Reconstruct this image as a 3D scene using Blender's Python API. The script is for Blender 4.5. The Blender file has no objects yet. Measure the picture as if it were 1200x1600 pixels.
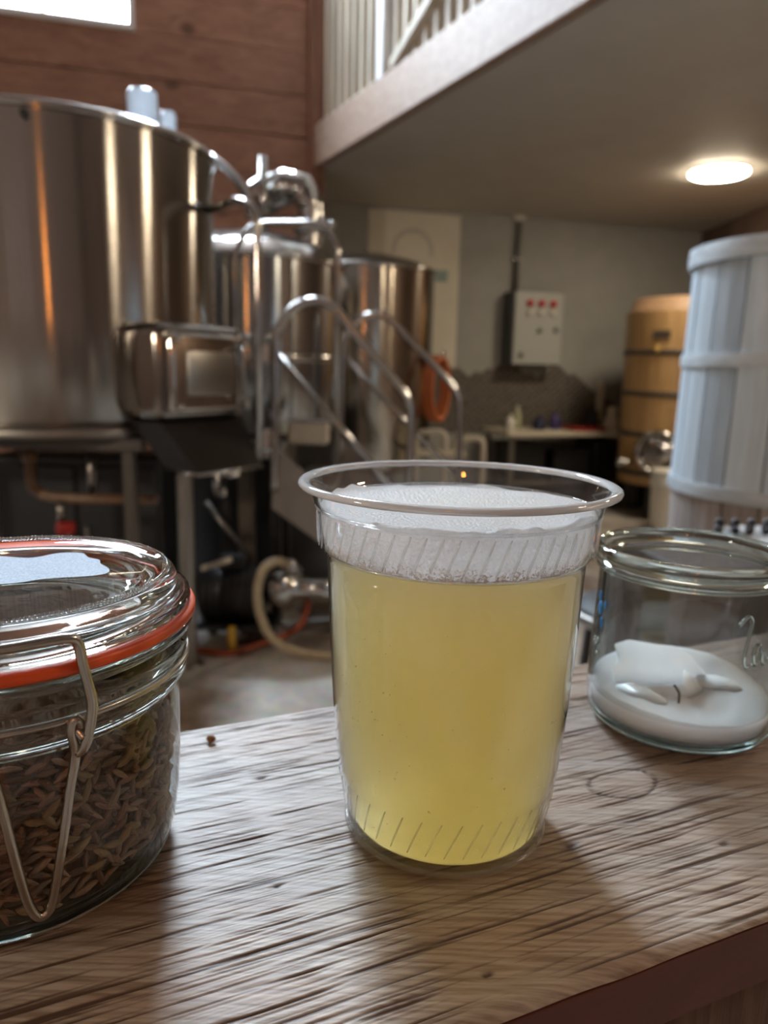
import bpy, bmesh, math, random
import numpy as np
from mathutils import Matrix, Vector
random.seed(7); RNG = np.random.default_rng(11)
SC = bpy.context.scene
COL = SC.collection

# ------------------------------------------------------------------ camera
cam_d = bpy.data.cameras.new('camera'); cam = bpy.data.objects.new('camera', cam_d); COL.objects.link(cam)
cam_d.sensor_fit = 'VERTICAL'; cam_d.sensor_height = 36.0; cam_d.lens = 1155/1600*36.0
cam_d.clip_start = 0.01; cam_d.clip_end = 60
PITCH, ROLL, CAM_Z = math.radians(11.0), math.radians(1.3), 1.256
_f = Vector((0, math.cos(PITCH), -math.sin(PITCH))); _r = Vector((1, 0, 0)); _u = _r.cross(_f)
_r2 = _r*math.cos(ROLL)+_u*math.sin(ROLL); _u2 = -_r*math.sin(ROLL)+_u*math.cos(ROLL)
m = Matrix((_r2, _u2, -_f)).transposed().to_4x4(); m.translation = (0, 0, CAM_Z); cam.matrix_world = m
cam_d.dof.use_dof = True; cam_d.dof.focus_distance = 0.208; cam_d.dof.aperture_fstop = 26/2.1
cam_d.dof.aperture_blades = 0
SC.camera = cam

# ------------------------------------------------------------------ world, exposure
w = bpy.data.worlds.new('world'); SC.world = w; w.use_nodes = True
w.node_tree.nodes['Background'].inputs[0].default_value = (0.75, 0.87, 1.0, 1)
w.node_tree.nodes['Background'].inputs[1].default_value = 1.0
SC.view_settings.view_transform = 'Standard'; SC.view_settings.look = 'None'
SC.view_settings.gamma = 1; SC.view_settings.use_curve_mapping = False
SC.view_settings.exposure = 0.32
cy = SC.cycles
cy.max_bounces = 18; cy.diffuse_bounces = 4; cy.glossy_bounces = 6; cy.transmission_bounces = 12; cy.transparent_max_bounces = 24
cy.sample_clamp_indirect = 8; cy.volume_bounces = 10; cy.caustics_reflective = False; cy.caustics_refractive = True; cy.blur_glossy = 0.5
cy.use_denoising = True; cy.use_adaptive_sampling = True; cy.adaptive_threshold = .015

WINDOW_STRENGTH = 46.0       # daylight through the low pane (trees outside)
SKY_WINDOW_STRENGTH = 210.0  # open sky through the high pane
LAMP_STRENGTH = 58.0        # flush ceiling lamps

# ------------------------------------------------------------------ materials
def nodes(name):
    mt = bpy.data.materials.new(name); mt.use_nodes = True
    nt = mt.node_tree; b = nt.nodes['Principled BSDF']
    return mt, nt, b
def setc(sock, c): sock.default_value = (c[0], c[1], c[2], 1)
def plain(name, c, rough=.5, metal=0, var=.12, scale=30, bump=0, spec=.5, **kw):
    mt, nt, b = nodes(name); N = nt.nodes; L = nt.links
    b.inputs['Roughness'].default_value = rough; b.inputs['Metallic'].default_value = metal
    b.inputs['Specular IOR Level'].default_value = spec
    tc = N.new('ShaderNodeTexCoord'); no = N.new('ShaderNodeTexNoise'); no.inputs['Scale'].default_value = scale
    no.inputs['Detail'].default_value = 5
    L.new(tc.outputs['Object'], no.inputs['Vector'])
    cr = N.new('ShaderNodeValToRGB'); cr.color_ramp.elements[0].position = .3; cr.color_ramp.elements[1].position = .7
    lo = [max(0, x*(1-var)) for x in c]; hi = [min(1, x*(1+var)) for x in c]
    cr.color_ramp.elements[0].color = (*lo, 1); cr.color_ramp.elements[1].color = (*hi, 1)
    L.new(no.outputs['Fac'], cr.inputs['Fac']); L.new(cr.outputs['Color'], b.inputs['Base Color'])
    if bump:
        bp = N.new('ShaderNodeBump'); bp.inputs['Strength'].default_value = bump; bp.inputs['Distance'].default_value = .01
        L.new(no.outputs['Fac'], bp.inputs['Height']); L.new(bp.outputs['Normal'], b.inputs['Normal'])
    for k, v in kw.items(): b.inputs[k.replace('_', ' ')].default_value = v
    return mt
def wood(name, c1, c2, stretch=(1.5, 14, 14), rough=.6, knots=0, bump=.25, rnd=.25, spec=.4):
    mt, nt, b = nodes(name); N = nt.nodes; L = nt.links
    b.inputs['Roughness'].default_value = rough; b.inputs['Specular IOR Level'].default_value = spec
    tc = N.new('ShaderNodeTexCoord'); oi = N.new('ShaderNodeObjectInfo')
    off = N.new('ShaderNodeVectorMath'); off.operation = 'MULTIPLY_ADD'
    L.new(oi.outputs['Random'], off.inputs[0]); off.inputs[1].default_value = (17, 31, 23); L.new(tc.outputs['Object'], off.inputs[2])
    mp = N.new('ShaderNodeMapping'); mp.inputs['Scale'].default_value = stretch; L.new(off.outputs[0], mp.inputs[0])
    no = N.new('ShaderNodeTexNoise'); no.inputs['Scale'].default_value = 2.0; no.inputs['Detail'].default_value = 7; no.inputs['Roughness'].default_value = .65
    no.inputs['Distortion'].default_value = .6
    L.new(mp.outputs[0], no.inputs['Vector'])
    cr = N.new('ShaderNodeValToRGB'); cr.color_ramp.elements[0].position = .32; cr.color_ramp.elements[1].position = .68
    cr.color_ramp.elements[0].color = (*c1, 1); cr.color_ramp.elements[1].color = (*c2, 1)
    L.new(no.outputs['Fac'], cr.inputs['Fac'])
    hs = N.new('ShaderNodeHueSaturation'); mr = N.new('ShaderNodeMapRange')
    mr.inputs['To Min'].default_value = 1-rnd; mr.inputs['To Max'].default_value = 1+rnd
    L.new(oi.outputs['Random'], mr.inputs['Value']); L.new(mr.outputs[0], hs.inputs['Value']); L.new(cr.outputs['Color'], hs.inputs['Color'])
    out = hs.outputs['Color']
    if knots:
        vo = N.new('ShaderNodeTexVoronoi'); vo.inputs['Scale'].default_value = knots
        mp2 = N.new('ShaderNodeMapping'); mp2.inputs['Scale'].default_value = (.75, 1, 1); L.new(off.outputs[0], mp2.inputs[0]); L.new(mp2.outputs[0], vo.inputs['Vector'])
        kr = N.new('ShaderNodeMapRange'); kr.inputs['From Min'].default_value = .06; kr.inputs['From Max'].default_value = .15
        kr.inputs['To Min'].default_value = .75; kr.inputs['To Max'].default_value = 0
        L.new(vo.outputs['Distance'], kr.inputs['Value'])
        mx = N.new('ShaderNodeMix'); mx.data_type = 'RGBA'; L.new(kr.outputs[0], mx.inputs['Factor']); L.new(out, mx.inputs['A'])
        mx.inputs['B'].default_value = (c1[0]*.25, c1[1]*.2, c1[2]*.2, 1); out = mx.outputs['Result']
    L.new(out, b.inputs['Base Color'])
    if bump:
        bp = N.new('ShaderNodeBump'); bp.inputs['Strength'].default_value = bump; bp.inputs['Distance'].default_value = .004
        L.new(no.outputs['Fac'], bp.inputs['Height']); L.new(bp.outputs['Normal'], b.inputs['Normal'])
    return mt
def steel(name, c=(.62, .60, .57), rough=.22, aniso=.0, radial=True, rot=0.0):
    mt, nt, b = nodes(name); N = nt.nodes; L = nt.links
    setc(b.inputs['Base Color'], c); b.inputs['Metallic'].default_value = 1; b.inputs['Roughness'].default_value = rough
    tc = N.new('ShaderNodeTexCoord'); mp = N.new('ShaderNodeMapping'); mp.inputs['Scale'].default_value = (2, 2, 60)
    no = N.new('ShaderNodeTexNoise'); no.inputs['Scale'].default_value = 4; L.new(tc.outputs['Object'], mp.inputs[0]); L.new(mp.outputs[0], no.inputs['Vector'])
    mr = N.new('ShaderNodeMapRange'); mr.inputs['To Min'].default_value = rough*.75; mr.inputs['To Max'].default_value = rough*1.25
    L.new(no.outputs['Fac'], mr.inputs['Value']); L.new(mr.outputs[0], b.inputs['Roughness'])
    if aniso:
        b.inputs['Anisotropic'].default_value = aniso; b.inputs['Anisotropic Rotation'].default_value = rot
        tg = N.new('ShaderNodeTangent'); tg.direction_type = 'RADIAL'; tg.axis = 'Z'; L.new(tg.outputs[0], b.inputs['Tangent'])
    return mt
def emit(name, c, s):
    mt = bpy.data.materials.new(name); mt.use_nodes = True; nt = mt.node_tree; nt.nodes.clear()
    o = nt.nodes.new('ShaderNodeOutputMaterial'); e = nt.nodes.new('ShaderNodeEmission'); e.inputs[0].default_value = (*c, 1); e.inputs[1].default_value = s
    nt.links.new(e.outputs[0], o.inputs[0]); return mt
def thin(name, tint=(.97, .98, .98), edge=(.75, .8, .8), ior=1.5, rough=.03, refl=1.0, milk=0.0, bump=0):
    """thin clear wall: straight-through transmission plus a Fresnel reflection"""
    mt = bpy.data.materials.new(name); mt.use_nodes = True; nt = mt.node_tree; N = nt.nodes; L = nt.links; N.clear()
    o = N.new('ShaderNodeOutputMaterial'); tr = N.new('ShaderNodeBsdfTransparent'); gl = N.new('ShaderNodeBsdfGlossy'); gl.inputs['Roughness'].default_value = rough
    fr = N.new('ShaderNodeLayerWeight'); fr.inputs['Blend'].default_value = .5          # two-sided Schlick reflectance
    pw = N.new('ShaderNodeMath'); pw.operation = 'POWER'; pw.inputs[1].default_value = 5; L.new(fr.outputs['Facing'], pw.inputs[0])
    f0 = ((ior-1)/(ior+1))**2; ma = N.new('ShaderNodeMath'); ma.operation = 'MULTIPLY_ADD'; ma.inputs[1].default_value = 1-f0; ma.inputs[2].default_value = f0; L.new(pw.outputs[0], ma.inputs[0])
    lw = N.new('ShaderNodeLayerWeight'); lw.inputs['Blend'].default_value = .25
    mx = N.new('ShaderNodeMix'); mx.data_type = 'RGBA'; mx.inputs['A'].default_value = (*tint, 1); mx.inputs['B'].default_value = (*edge, 1)
    L.new(lw.outputs['Facing'], mx.inputs['Factor']); L.new(mx.outputs['Result'], tr.inputs['Color'])
    mu = N.new('ShaderNodeMath'); mu.operation = 'MULTIPLY'; mu.inputs[1].default_value = refl; mu.use_clamp = True; L.new(ma.outputs[0], mu.inputs[0])
    ms = N.new('ShaderNodeMixShader'); L.new(mu.outputs[0], ms.inputs[0]); L.new(tr.outputs[0], ms.inputs[1]); L.new(gl.outputs[0], ms.inputs[2])
    out = ms
    if milk:
        df = N.new('ShaderNodeBsdfTranslucent'); df.inputs['Color'].default_value = (.9, .93, .96, 1)
        d2 = N.new('ShaderNodeBsdfDiffuse'); d2.inputs['Color'].default_value = (.9, .93, .96, 1)
        md = N.new('ShaderNodeMixShader'); md.inputs[0].default_value = .5; L.new(df.outputs[0], md.inputs[1]); L.new(d2.outputs[0], md.inputs[2])
        m2 = N.new('ShaderNodeMixShader'); m2.inputs[0].default_value = milk; L.new(ms.outputs[0], m2.inputs[1]); L.new(md.outputs[0], m2.inputs[2]); out = m2
    if bump:
        tc = N.new('ShaderNodeTexCoord'); no = N.new('ShaderNodeTexNoise'); no.inputs['Scale'].default_value = 90; L.new(tc.outputs['Object'], no.inputs['Vector'])
        bp = N.new('ShaderNodeBump'); bp.inputs['Strength'].default_value = bump; bp.inputs['Distance'].default_value = .002
        L.new(no.outputs['Fac'], bp.inputs['Height']); L.new(bp.outputs[0], gl.inputs['Normal']); L.new(bp.outputs[0], fr.inputs['Normal'])
    L.new(out.outputs[0], o.inputs[0]); return mt
def glass(name, c=(.93, .97, .96), rough=0.0, ior=1.5, bump=0):
    mt = bpy.data.materials.new(name); mt.use_nodes = True; nt = mt.node_tree; N = nt.nodes; L = nt.links; N.clear()
    o = N.new('ShaderNodeOutputMaterial'); g = N.new('ShaderNodeBsdfGlass'); g.inputs['Color'].default_value = (*c, 1); g.inputs['Roughness'].default_value = rough; g.inputs['IOR'].default_value = ior
    if bump:
        tc = N.new('ShaderNodeTexCoord'); no = N.new('ShaderNodeTexNoise'); no.inputs['Scale'].default_value = 70; L.new(tc.outputs['Object'], no.inputs['Vector'])
        bp = N.new('ShaderNodeBump'); bp.inputs['Strength'].default_value = bump; bp.inputs['Distance'].default_value = .002
        L.new(no.outputs['Fac'], bp.inputs['Height']); L.new(bp.outputs[0], g.inputs['Normal'])
    L.new(g.outputs[0], o.inputs[0]); return mt

# ------------------------------------------------------------------ mesh helpers
ORG = {}
def _mesh(name, V, F, mat, smooth):
    me = bpy.data.meshes.new(name); me.from_pydata([tuple(map(float, v)) for v in V], [], F); me.validate(); me.update()
    if smooth: me.polygons.foreach_set('use_smooth', [True]*len(me.polygons))
    if mat: me.materials.append(mat)
    return me
def tag(o, label=None, cat=None, group=None, kind=None):
    if label: o['label'] = label
    if cat: o['category'] = cat
    if group: o['group'] = group
    if kind: o['kind'] = kind
    return o
def thing(name, loc, label, cat, group=None, kind=None):
    o = bpy.data.objects.new(name, None); COL.objects.link(o); o.location = loc; o.empty_display_size = .05
    ORG[o] = Vector(loc); return tag(o, label, cat, group, kind)
def obj(name, VF, mat, parent=None, smooth=True, origin=None, auto=None):
    """VF in world coordinates; the object's origin is its parent's origin, or `origin`, or the centre of its base"""
    V, F = VF; A = np.array(V, float)
    if origin is None:
        lo, hi = A.min(0), A.max(0); origin = Vector(((lo[0]+hi[0])/2, (lo[1]+hi[1])/2, lo[2]))
    origin = Vector(origin)
    me = _mesh(name, A-np.array(origin), F, mat, smooth)
    if smooth and auto is not None: me.set_sharp_from_angle(angle=math.radians(auto))
    o = bpy.data.objects.new(name, me); COL.objects.link(o)
    ORG[o] = origin
    if parent: o.parent = parent; o.location = origin-ORG[parent]
    else: o.location = origin
    return o
def place(name, me, loc, rot=(0, 0, 0), parent=None, scale=None):
    o = bpy.data.objects.new(name, me); COL.objects.link(o); o.rotation_euler = rot
    ORG[o] = Vector(loc)
    if parent: o.parent = parent; o.location = Vector(loc)-ORG[parent]
    else: o.location = loc
    if scale: o.scale = scale
    return o
def join(*vfs):
    V, F = [], []
    for v, f in vfs:
        k = len(V); V += [tuple(x) for x in v]; F += [tuple(i+k for i in q) for q in f]
    return V, F
def box(c, s, rz=0, bev=0, R=None, seg=1):
    bm = bmesh.new(); bmesh.ops.create_cube(bm, size=1); bmesh.ops.scale(bm, vec=s, verts=bm.verts)
    if bev: bmesh.ops.bevel(bm, geom=list(bm.edges), offset=bev, segments=seg, affect='EDGES', profile=.5)
    M = Matrix.Rotation(rz, 4, 'Z') if R is None else R
    bmesh.ops.transform(bm, matrix=Matrix.Translation(c) @ M, verts=bm.verts)
    bm.verts.index_update(); V = [v.co[:] for v in bm.verts]; F = [tuple(v.index for v in f.verts) for f in bm.faces]; bm.free(); return V, F
def lathe(c, prof, n=48, cap0=False, cap1=False, closed=False):
    V, F = [], []
    m_ = len(prof)
    for r, z in prof:
        for k in range(n):
            a = 2*math.pi*k/n; V.append((c[0]+r*math.cos(a), c[1]+r*math.sin(a), c[2]+z))
    rows = m_ if closed else m_-1
    for i in range(rows):
        j = (i+1) % m_
        for k in range(n): F.append((i*n+k, i*n+(k+1) % n, j*n+(k+1) % n, j*n+k))
    if cap0: F.append(tuple(reversed(range(n))))
    if cap1: F.append(tuple((m_-1)*n+k for k in range(n)))
    return V, F
def fillet(pts, rad, n=6):
    P = [Vector(p) for p in pts]; out = [P[0]]
    for i in range(1, len(P)-1):
        a, b, c = P[i-1], P[i], P[i+1]; d1 = (a-b); d2 = (c-b)
        r = min(rad, d1.length*.48, d2.length*.48); s = b+d1.normalized()*r; e = b+d2.normalized()*r
        for k in range(n+1):
            t = k/n; out.append(s*(1-t)**2+b*2*t*(1-t)+e*t*t)
    out.append(P[-1]); return out
def spline(pts, n=8):
    P = [Vector(p) for p in pts]; P = [P[0]*2-P[1]]+P+[P[-1]*2-P[-2]]; out = []
    for i in range(1, len(P)-2):
        for k in range(n):
            t = k/n; a, b, c, d = P[i-1:i+3]
            out.append(.5*((2*b)+(c-a)*t+(2*a-5*b+4*c-d)*t*t+(3*b-a-3*c+d)*t**3))
    out.append(P[-2]); return out
def tube(pts, r, n=10, caps=True):
    P = [Vector(p) for p in pts]; V, F = [], []
    rr = r if hasattr(r, '__len__') else [r]*len(P)
    t0 = (P[1]-P[0]).normalized(); nn = t0.orthogonal().normalized()
    for i, p in enumerate(P):
        t = (P[min(i+1, len(P)-1)]-P[max(i-1, 0)]).normalized()
        nn = (nn-t*nn.dot(t)).normalized(); b = t.cross(nn)
        for k in range(n):
            a = 2*math.pi*k/n; V.append(tuple(p+(nn*math.cos(a)+b*math.sin(a))*rr[i]))
    for i in range(len(P)-1):
        for k in range(n): F.append((i*n+k, i*n+(k+1) % n, (i+1)*n+(k+1) % n, (i+1)*n+k))
    if caps: F.append(tuple(reversed(range(n)))); F.append(tuple((len(P)-1)*n+k for k in range(n)))
    return V, F
def cyl(a, b, r, n=16): return tube([a, b], r, n)
def prism(poly, thick):
    """poly: coplanar world points; thick: extrusion vector"""
    n = len(poly); V = [tuple(p) for p in poly]+[tuple(Vector(p)+Vector(thick)) for p in poly]
    F = [tuple(range(n)), tuple(reversed(range(n, 2*n)))]+[(i, n+i, n+(i+1) % n, (i+1) % n) for i in range(n)]
    return V, F
def sphere(c, r, n=12, m_=8, sx=1, sy=1, sz=1):
    V = [(c[0], c[1], c[2]-r*sz)]; F = []
    for i in range(1, m_):
        p = math.pi*i/m_
        for k in range(n):
            a = 2*math.pi*k/n; V.append((c[0]+r*sx*math.sin(p)*math.cos(a), c[1]+r*sy*math.sin(p)*math.sin(a), c[2]-r*sz*math.cos(p)))
    V.append((c[0], c[1], c[2]+r*sz)); e = len(V)-1
    for k in range(n): F.append((0, 1+(k+1) % n, 1+k)); F.append((e, 1+(m_-2)*n+k, 1+(m_-2)*n+(k+1) % n))
    for i in range(m_-2):
        for k in range(n): F.append((1+i*n+k, 1+i*n+(k+1) % n, 1+(i+1)*n+(k+1) % n, 1+(i+1)*n+k))
    return V, F

# ------------------------------------------------------------------ shared materials
M_steel_tank = steel('brushed tank steel', (.36, .335, .305), .17, .97, rot=.25)
M_steel = steel('polished steel', (.50, .49, .47), .15)
M_steel_dull = steel('dull steel', (.33, .31, .28), .36)
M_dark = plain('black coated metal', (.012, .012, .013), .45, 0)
M_blackrub = plain('black rubber', (.015, .015, .016), .6)
M_pine = wood('reddish pine planks', (.24, .115, .072), (.39, .205, .135), (1.2, 9, 9), .55, knots=2.6, rnd=.14)
M_trimwood = wood('brown trim wood', (.16, .07, .045), (.26, .13, .085), (9, 9, 1.2), .55, rnd=.1)
M_brownboard = wood('brown wall boards', (.10, .065, .05), (.19, .125, .095), (9, 9, 1.2), .6, rnd=.3)
M_beam = wood('pale beam', (.30, .20, .145), (.44, .32, .245), (1.2, 12, 12), .5, rnd=.05)
M_rail = wood('pale railing wood', (.40, .34, .26), (.55, .48, .38), (10, 10, 1), .55, rnd=.12)
M_greywall = plain('grey painted wall', (.40, .40, .37), .7, var=.05, scale=6, bump=.05)
M_ceiling = plain('painted ceiling', (.60, .57, .51), .6, var=.04, scale=3)
M_roof = plain('dark roof', (.16, .12, .10), .8)
M_white = plain('white plastic', (.75, .73, .66), .4, var=.05)
M_cream = plain('cream paint', (.66, .60, .48), .45, var=.06)

# ------------------------------------------------------------------ room
def ang(a): return Vector((math.cos(math.radians(a)), math.sin(math.radians(a)), 0))
# concrete floor
mt, nt, b = nodes('worn concrete'); N = nt.nodes; L = nt.links
tc = N.new('ShaderNodeTexCoord'); n1 = N.new('ShaderNodeTexNoise'); n1.inputs['Scale'].default_value = 1.6; n1.inputs['Detail'].default_value = 8; n1.inputs['Roughness'].default_value = .6
n2 = N.new('ShaderNodeTexNoise'); n2.inputs['Scale'].default_value = 26; n2.inputs['Detail'].default_value = 6
L.new(tc.outputs['Object'], n1.inputs['Vector']); L.new(tc.outputs['Object'], n2.inputs['Vector'])
cr = N.new('ShaderNodeValToRGB'); e = cr.color_ramp.elements; e[0].position = .36; e[0].color = (.16, .115, .085, 1); e[1].position = .60; e[1].color = (.52, .49, .45, 1)
L.new(n1.outputs['Fac'], cr.inputs['Fac'])
mx = N.new('ShaderNodeMix'); mx.data_type = 'RGBA'; mx.blend_type = 'OVERLAY'; mx.inputs['Factor'].default_value = .4
L.new(cr.outputs['Color'], mx.inputs['A']); L.new(n2.outputs['Color'], mx.inputs['B']); L.new(mx.outputs['Result'], b.inputs['Base Color'])
b.inputs['Roughness'].default_value = .38
M_floor = mt
tag(obj('floor', box((-.5, 3.2, -.05), (11, 14, .1)), M_floor, smooth=False), 'worn grey brown concrete brewery floor', 'floor', kind='structure')

# pine wall on the left: planks with a window cut
WU = ang(15.5); WN = Vector((WU.y, -WU.x, 0)); WC = Vector((-.62, 6.1, 0))       # corner, direction, towards the room
wl = thing('wall_left', WC+WU*-2.4, 'reddish pine plank wall with knots behind the steel tanks', 'wall', kind='structure')
obj('wall_core', box(WC+WU*-2.4-WN*.10+Vector((0, 0, 1.7)), (4.8, .12, 3.4), math.radians(15.5)), M_roof, wl, False)
def wallpt(s, z, d=0): return WC+WU*s+WN*d+Vector((0, 0, z))
PH = .293
wins = [(-2.45, -1.264, 3.555, 4.70), (-1.30, -.20, 5.00, 5.86)]
def plank(s0, s1, z0, z1):
    h = z1-z0-.007
    obj('plank', box(wallpt((s0+s1)/2, (z0+z1)/2, -.012), (s1-s0-.003, .028, h), math.radians(15.5), .004), M_pine, wl, False, origin=wallpt((s0+s1)/2, (z0+z1)/2, 0))
z = 3.555-PH*11
row = 0
while z < 5.9:
    z1 = z+PH; segs = [(-4.8, 0)]
    for (a, b_, c, d) in wins:
        if z1 > c+.02 and z < d-.02:
            segs = [q for s in segs for q in ((s[0], min(s[1], a)), (max(s[0], b_), s[1])) if q[1]-q[0] > .03]
    for s0, s1 in segs:
        if s1-s0 > 3 and row % 3 == 1: plank(s0, -2.9, z, z1); plank(-2.9, s1, z, z1)
        else: plank(s0, s1, z, z1)
    z = z1; row += 1
tag(obj('trim_1', box(wallpt(.03, 3.0, .02), (.11, .11, 6.0), math.radians(15.5), .006), M_trimwood, smooth=False), 'brown vertical corner trim where pine wall meets the loft', 'trim', kind='structure')
# side return of the alcove under the loft, up to the grey wall
BU = ang(15.7); BN = Vector((BU.y, -BU.x, 0)); BC = Vector((-.652, 7.197, 0))
tag(obj('wall_alcove', box((-.74, 6.68, 1.38), (.1, 1.2, 2.76)), M_greywall, smooth=False), 'grey side wall of the alcove under the loft', 'wall', kind='structure')
def bwall(s, z, d=0): return BC+BU*s+BN*d+Vector((0, 0, z))
tag(obj('wall_back', box(bwall(2.6, 1.45, -.06), (6.0, .12, 2.9), math.radians(15.7)), M_greywall, smooth=False), 'plain grey painted wall under the loft', 'wall', kind='structure')
# right wall of vertical brown boards
wr = thing('wall_right', (3.30, 4, 0), 'dark brown wall of wide vertical boards', 'wall', kind='structure')
obj('wall_core', box((3.42, 2.6, 1.38), (.1, 12.2, 2.76)), M_roof, wr, False)
y = -3.4
while y < 8.3:
    obj('board', box((3.34, y+.24, 1.38), (.03, .47, 2.76), 0, .004), M_brownboard, wr, False, origin=(3.34, y+.24, 0)); y += .48
# remaining shell (out of the frame): far left, behind the camera, upper right, roof
M_shell = plain('dim brown interior boards', (.20, .13, .095), .7, var=.1, scale=3)
tag(obj('wall_far_left', box((-5.35, 2.0, 3.0), (.12, 11, 6.0)), M_shell, smooth=False), 'brown interior wall on the far left', 'wall', kind='structure')
tag(obj('wall_near', box((-.9, -3.6, 3.0), (9, .12, 6.0)), M_shell, smooth=False), 'brown interior wall behind the bar', 'wall', kind='structure')
tag(obj('wall_upper_right', box((3.42, 2.4, 4.4), (.12, 12.2, 3.2)), M_shell, smooth=False), 'brown upper wall over the loft', 'wall', kind='structure')
tag(obj('wall_upper_back', box(bwall(1.6, 4.42, -.06), (8.0, .12, 3.04), math.radians(15.7)), plain('dark brown loft boards', (.12, .07, .05), .7), smooth=False), 'dark brown upper wall behind the loft railing', 'wall', kind='structure')
tag(obj('ceiling_upper', box((-.9, 2.6, 5.98), (9, 12.6, .1)), M_roof, smooth=False), 'dark roof boards high above', 'ceiling', kind='structure')

# loft: slab (its underside is the low ceiling), edge beam
B0 = Vector((-.66, 6.26, 0)); BD = Vector((1.419, -2.743, 0)).normalized(); BR = Vector((-BD.y, BD.x, 0))   # BR points under the loft
B1 = B0+BD*8.78
poly = [B0+BR*.02, B1+BR*.02, Vector((3.40, B1.y+.1, 0)), Vector((3.40, 8.4, 0)), bwall(0, 0)+Vector((-.1, .0, 0))]
tag(obj('ceiling', prism([p+Vector((0, 0, 2.752)) for p in poly], (0, 0, .24)), M_ceiling, smooth=False), 'smooth painted underside of the loft', 'ceiling', kind='structure')
mid = B0+BD*4.36
tag(obj('trim_2', box(mid-BR*.02+Vector((0, 0, 2.892)), (8.7, .06, .29), math.atan2(BD.y, BD.x), .006), M_beam, smooth=False, origin=mid), 'wide pale wooden edge beam of the loft', 'beam', kind='structure')
lr = thing('loft_railing', B0+BD*1.5+Vector((0, 0, 3.03)), 'pale wooden baluster railing on the loft edge beam', 'railing')
ra = math.atan2(BD.y, BD.x)
def lp(s, z, d=0): return B0+BD*s+BR*d+Vector((0, 0, z))
obj('bottom_rail', box(lp(2.6, 3.052, .02), (5.2, .07, .035), ra, .004), M_rail, lr, False)
obj('top_rail', box(lp(2.6, 4.03, .02), (5.2, .09, .045), ra, .006), M_rail, lr, False)
bal = _mesh('baluster', *box((0, 0, .47), (.042, .042, .94), 0, .004), M_rail, False)
s = .10
while s < 5.1:
    if abs(s-1.335) > .07: place('baluster', bal, lp(s, 3.069, .02), (0, 0, ra), lr)
    s += .122
obj('post', box(lp(1.335, 3.6, -.01), (.085, .085, 1.15), ra, .005), plain('white painted post', (.72, .72, .74), .4, var=.03), lr, False)
bp0, bp1 = lp(1.46, 3.07, -.02), lp(2.62, 3.565, -.02)
d_ = (bp1-bp0); R_ = d_.to_track_quat('X', 'Z').to_matrix().to_4x4()
obj('brace', box((bp0+bp1)/2, (d_.length, .05, .06), 0, .004, R=R_), M_rail, lr, False)

# windows
M_pane = emit('daylight behind the pane', (.74, .87, 1.0), WINDOW_STRENGTH)
M_frame = plain('white window frame', (.8, .8, .78), .4, var=.03)
def window(name, P, U, Nn, s0, s1, z0, z1, label, rz, muntins=1):
    c = P+U*((s0+s1)/2)+Vector((0, 0, z0)); t = thing(name, c, label, 'window', kind='structure')
    w_, h_ = s1-s0, z1-z0; fr = []
    def q(s, z, d): return P+U*s+Nn*d+Vector((0, 0, z))
    for (cs, cz, ww, hh) in ((s0+.02, (z0+z1)/2, .04, h_), (s1-.02, (z0+z1)/2, .04, h_), ((s0+s1)/2, z0+.02, w_-.08, .04), ((s0+s1)/2, z1-.02, w_-.08, .04)):
        fr.append(box(q(cs, cz, -.01), (ww, .06, hh), rz, .003))
    for k in range(1, muntins+1): fr.append(box(q(s0+w_*k/(muntins+1), (z0+z1)/2, -.01), (.03, .05, h_-.08), rz, .003))
    obj('window_frame', join(*fr), M_frame, t, False)
    obj('pane', box(q((s0+s1)/2, (z0+z1)/2, -.02), (w_-.08, .006, h_-.08), rz), M_pane, t, False)
    return t
window('window_1', WC, WU, WN, *wins[0], 'overexposed bright window in the pine wall', math.radians(15.5))
M_pane = emit('open sky behind the pane', (.70, .85, 1.0), SKY_WINDOW_STRENGTH*1.1)
window('window_2', WC, WU, WN, *wins[1], 'small high window in the pine wall near the loft', math.radians(15.5), 0)
M_pane = emit('daylight behind the side pane', (.74, .87, 1.0), WINDOW_STRENGTH)
window('window_3', Vector((-5.29, 0, 0)), Vector((0, 1, 0)), Vector((1, 0, 0)), 1.6, 2.8, 2.9, 3.8, 'small window in the far left wall', math.radians(90), 1)

M_pane = emit('fill glow behind the pane', (.78, .89, 1.0), 6.0)  # weak fill light added behind the camera, built like a window
window('fill_window', Vector((0, -3.54, 0)), Vector((1, 0, 0)), Vector((0, 1, 0)), -2.4, -.9, 1.7, 2.7, 'window panel added behind the camera as fill light', 0, 2)

# flush ceiling lamps under the loft
M_lampglow = emit('warm lamp diffuser', (1.0, .84, .62), LAMP_STRENGTH)
def ceiling_lamp(x, y, label):
    t = thing('ceiling_lamp', (x, y, 2.752), label, 'lamp', 'flush round lamps under the loft')
    obj('rim', lathe((x, y, 2.752), [(.0, -.002), (.215, -.002), (.225, -.006), (.22, -.012), (.205, -.014)], 48), M_white, t)
    obj('diffuser', lathe((x, y, 2.752), [(.205, -.012), (.204, -.026), (.19, -.034), (.12, -.038), (.0, -.040)], 48), M_lampglow, t)
ceiling_lamp(2.43, 5.88, 'glowing flush round ceiling lamp above the oak tank')
for x, y, lb in ((2.75, 2.45, 'flush round ceiling lamp above the pale barrel'), (2.62, .48, 'flush round ceiling lamp at the bar end of the loft')):
    ceiling_lamp(x, y, lb)

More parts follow.
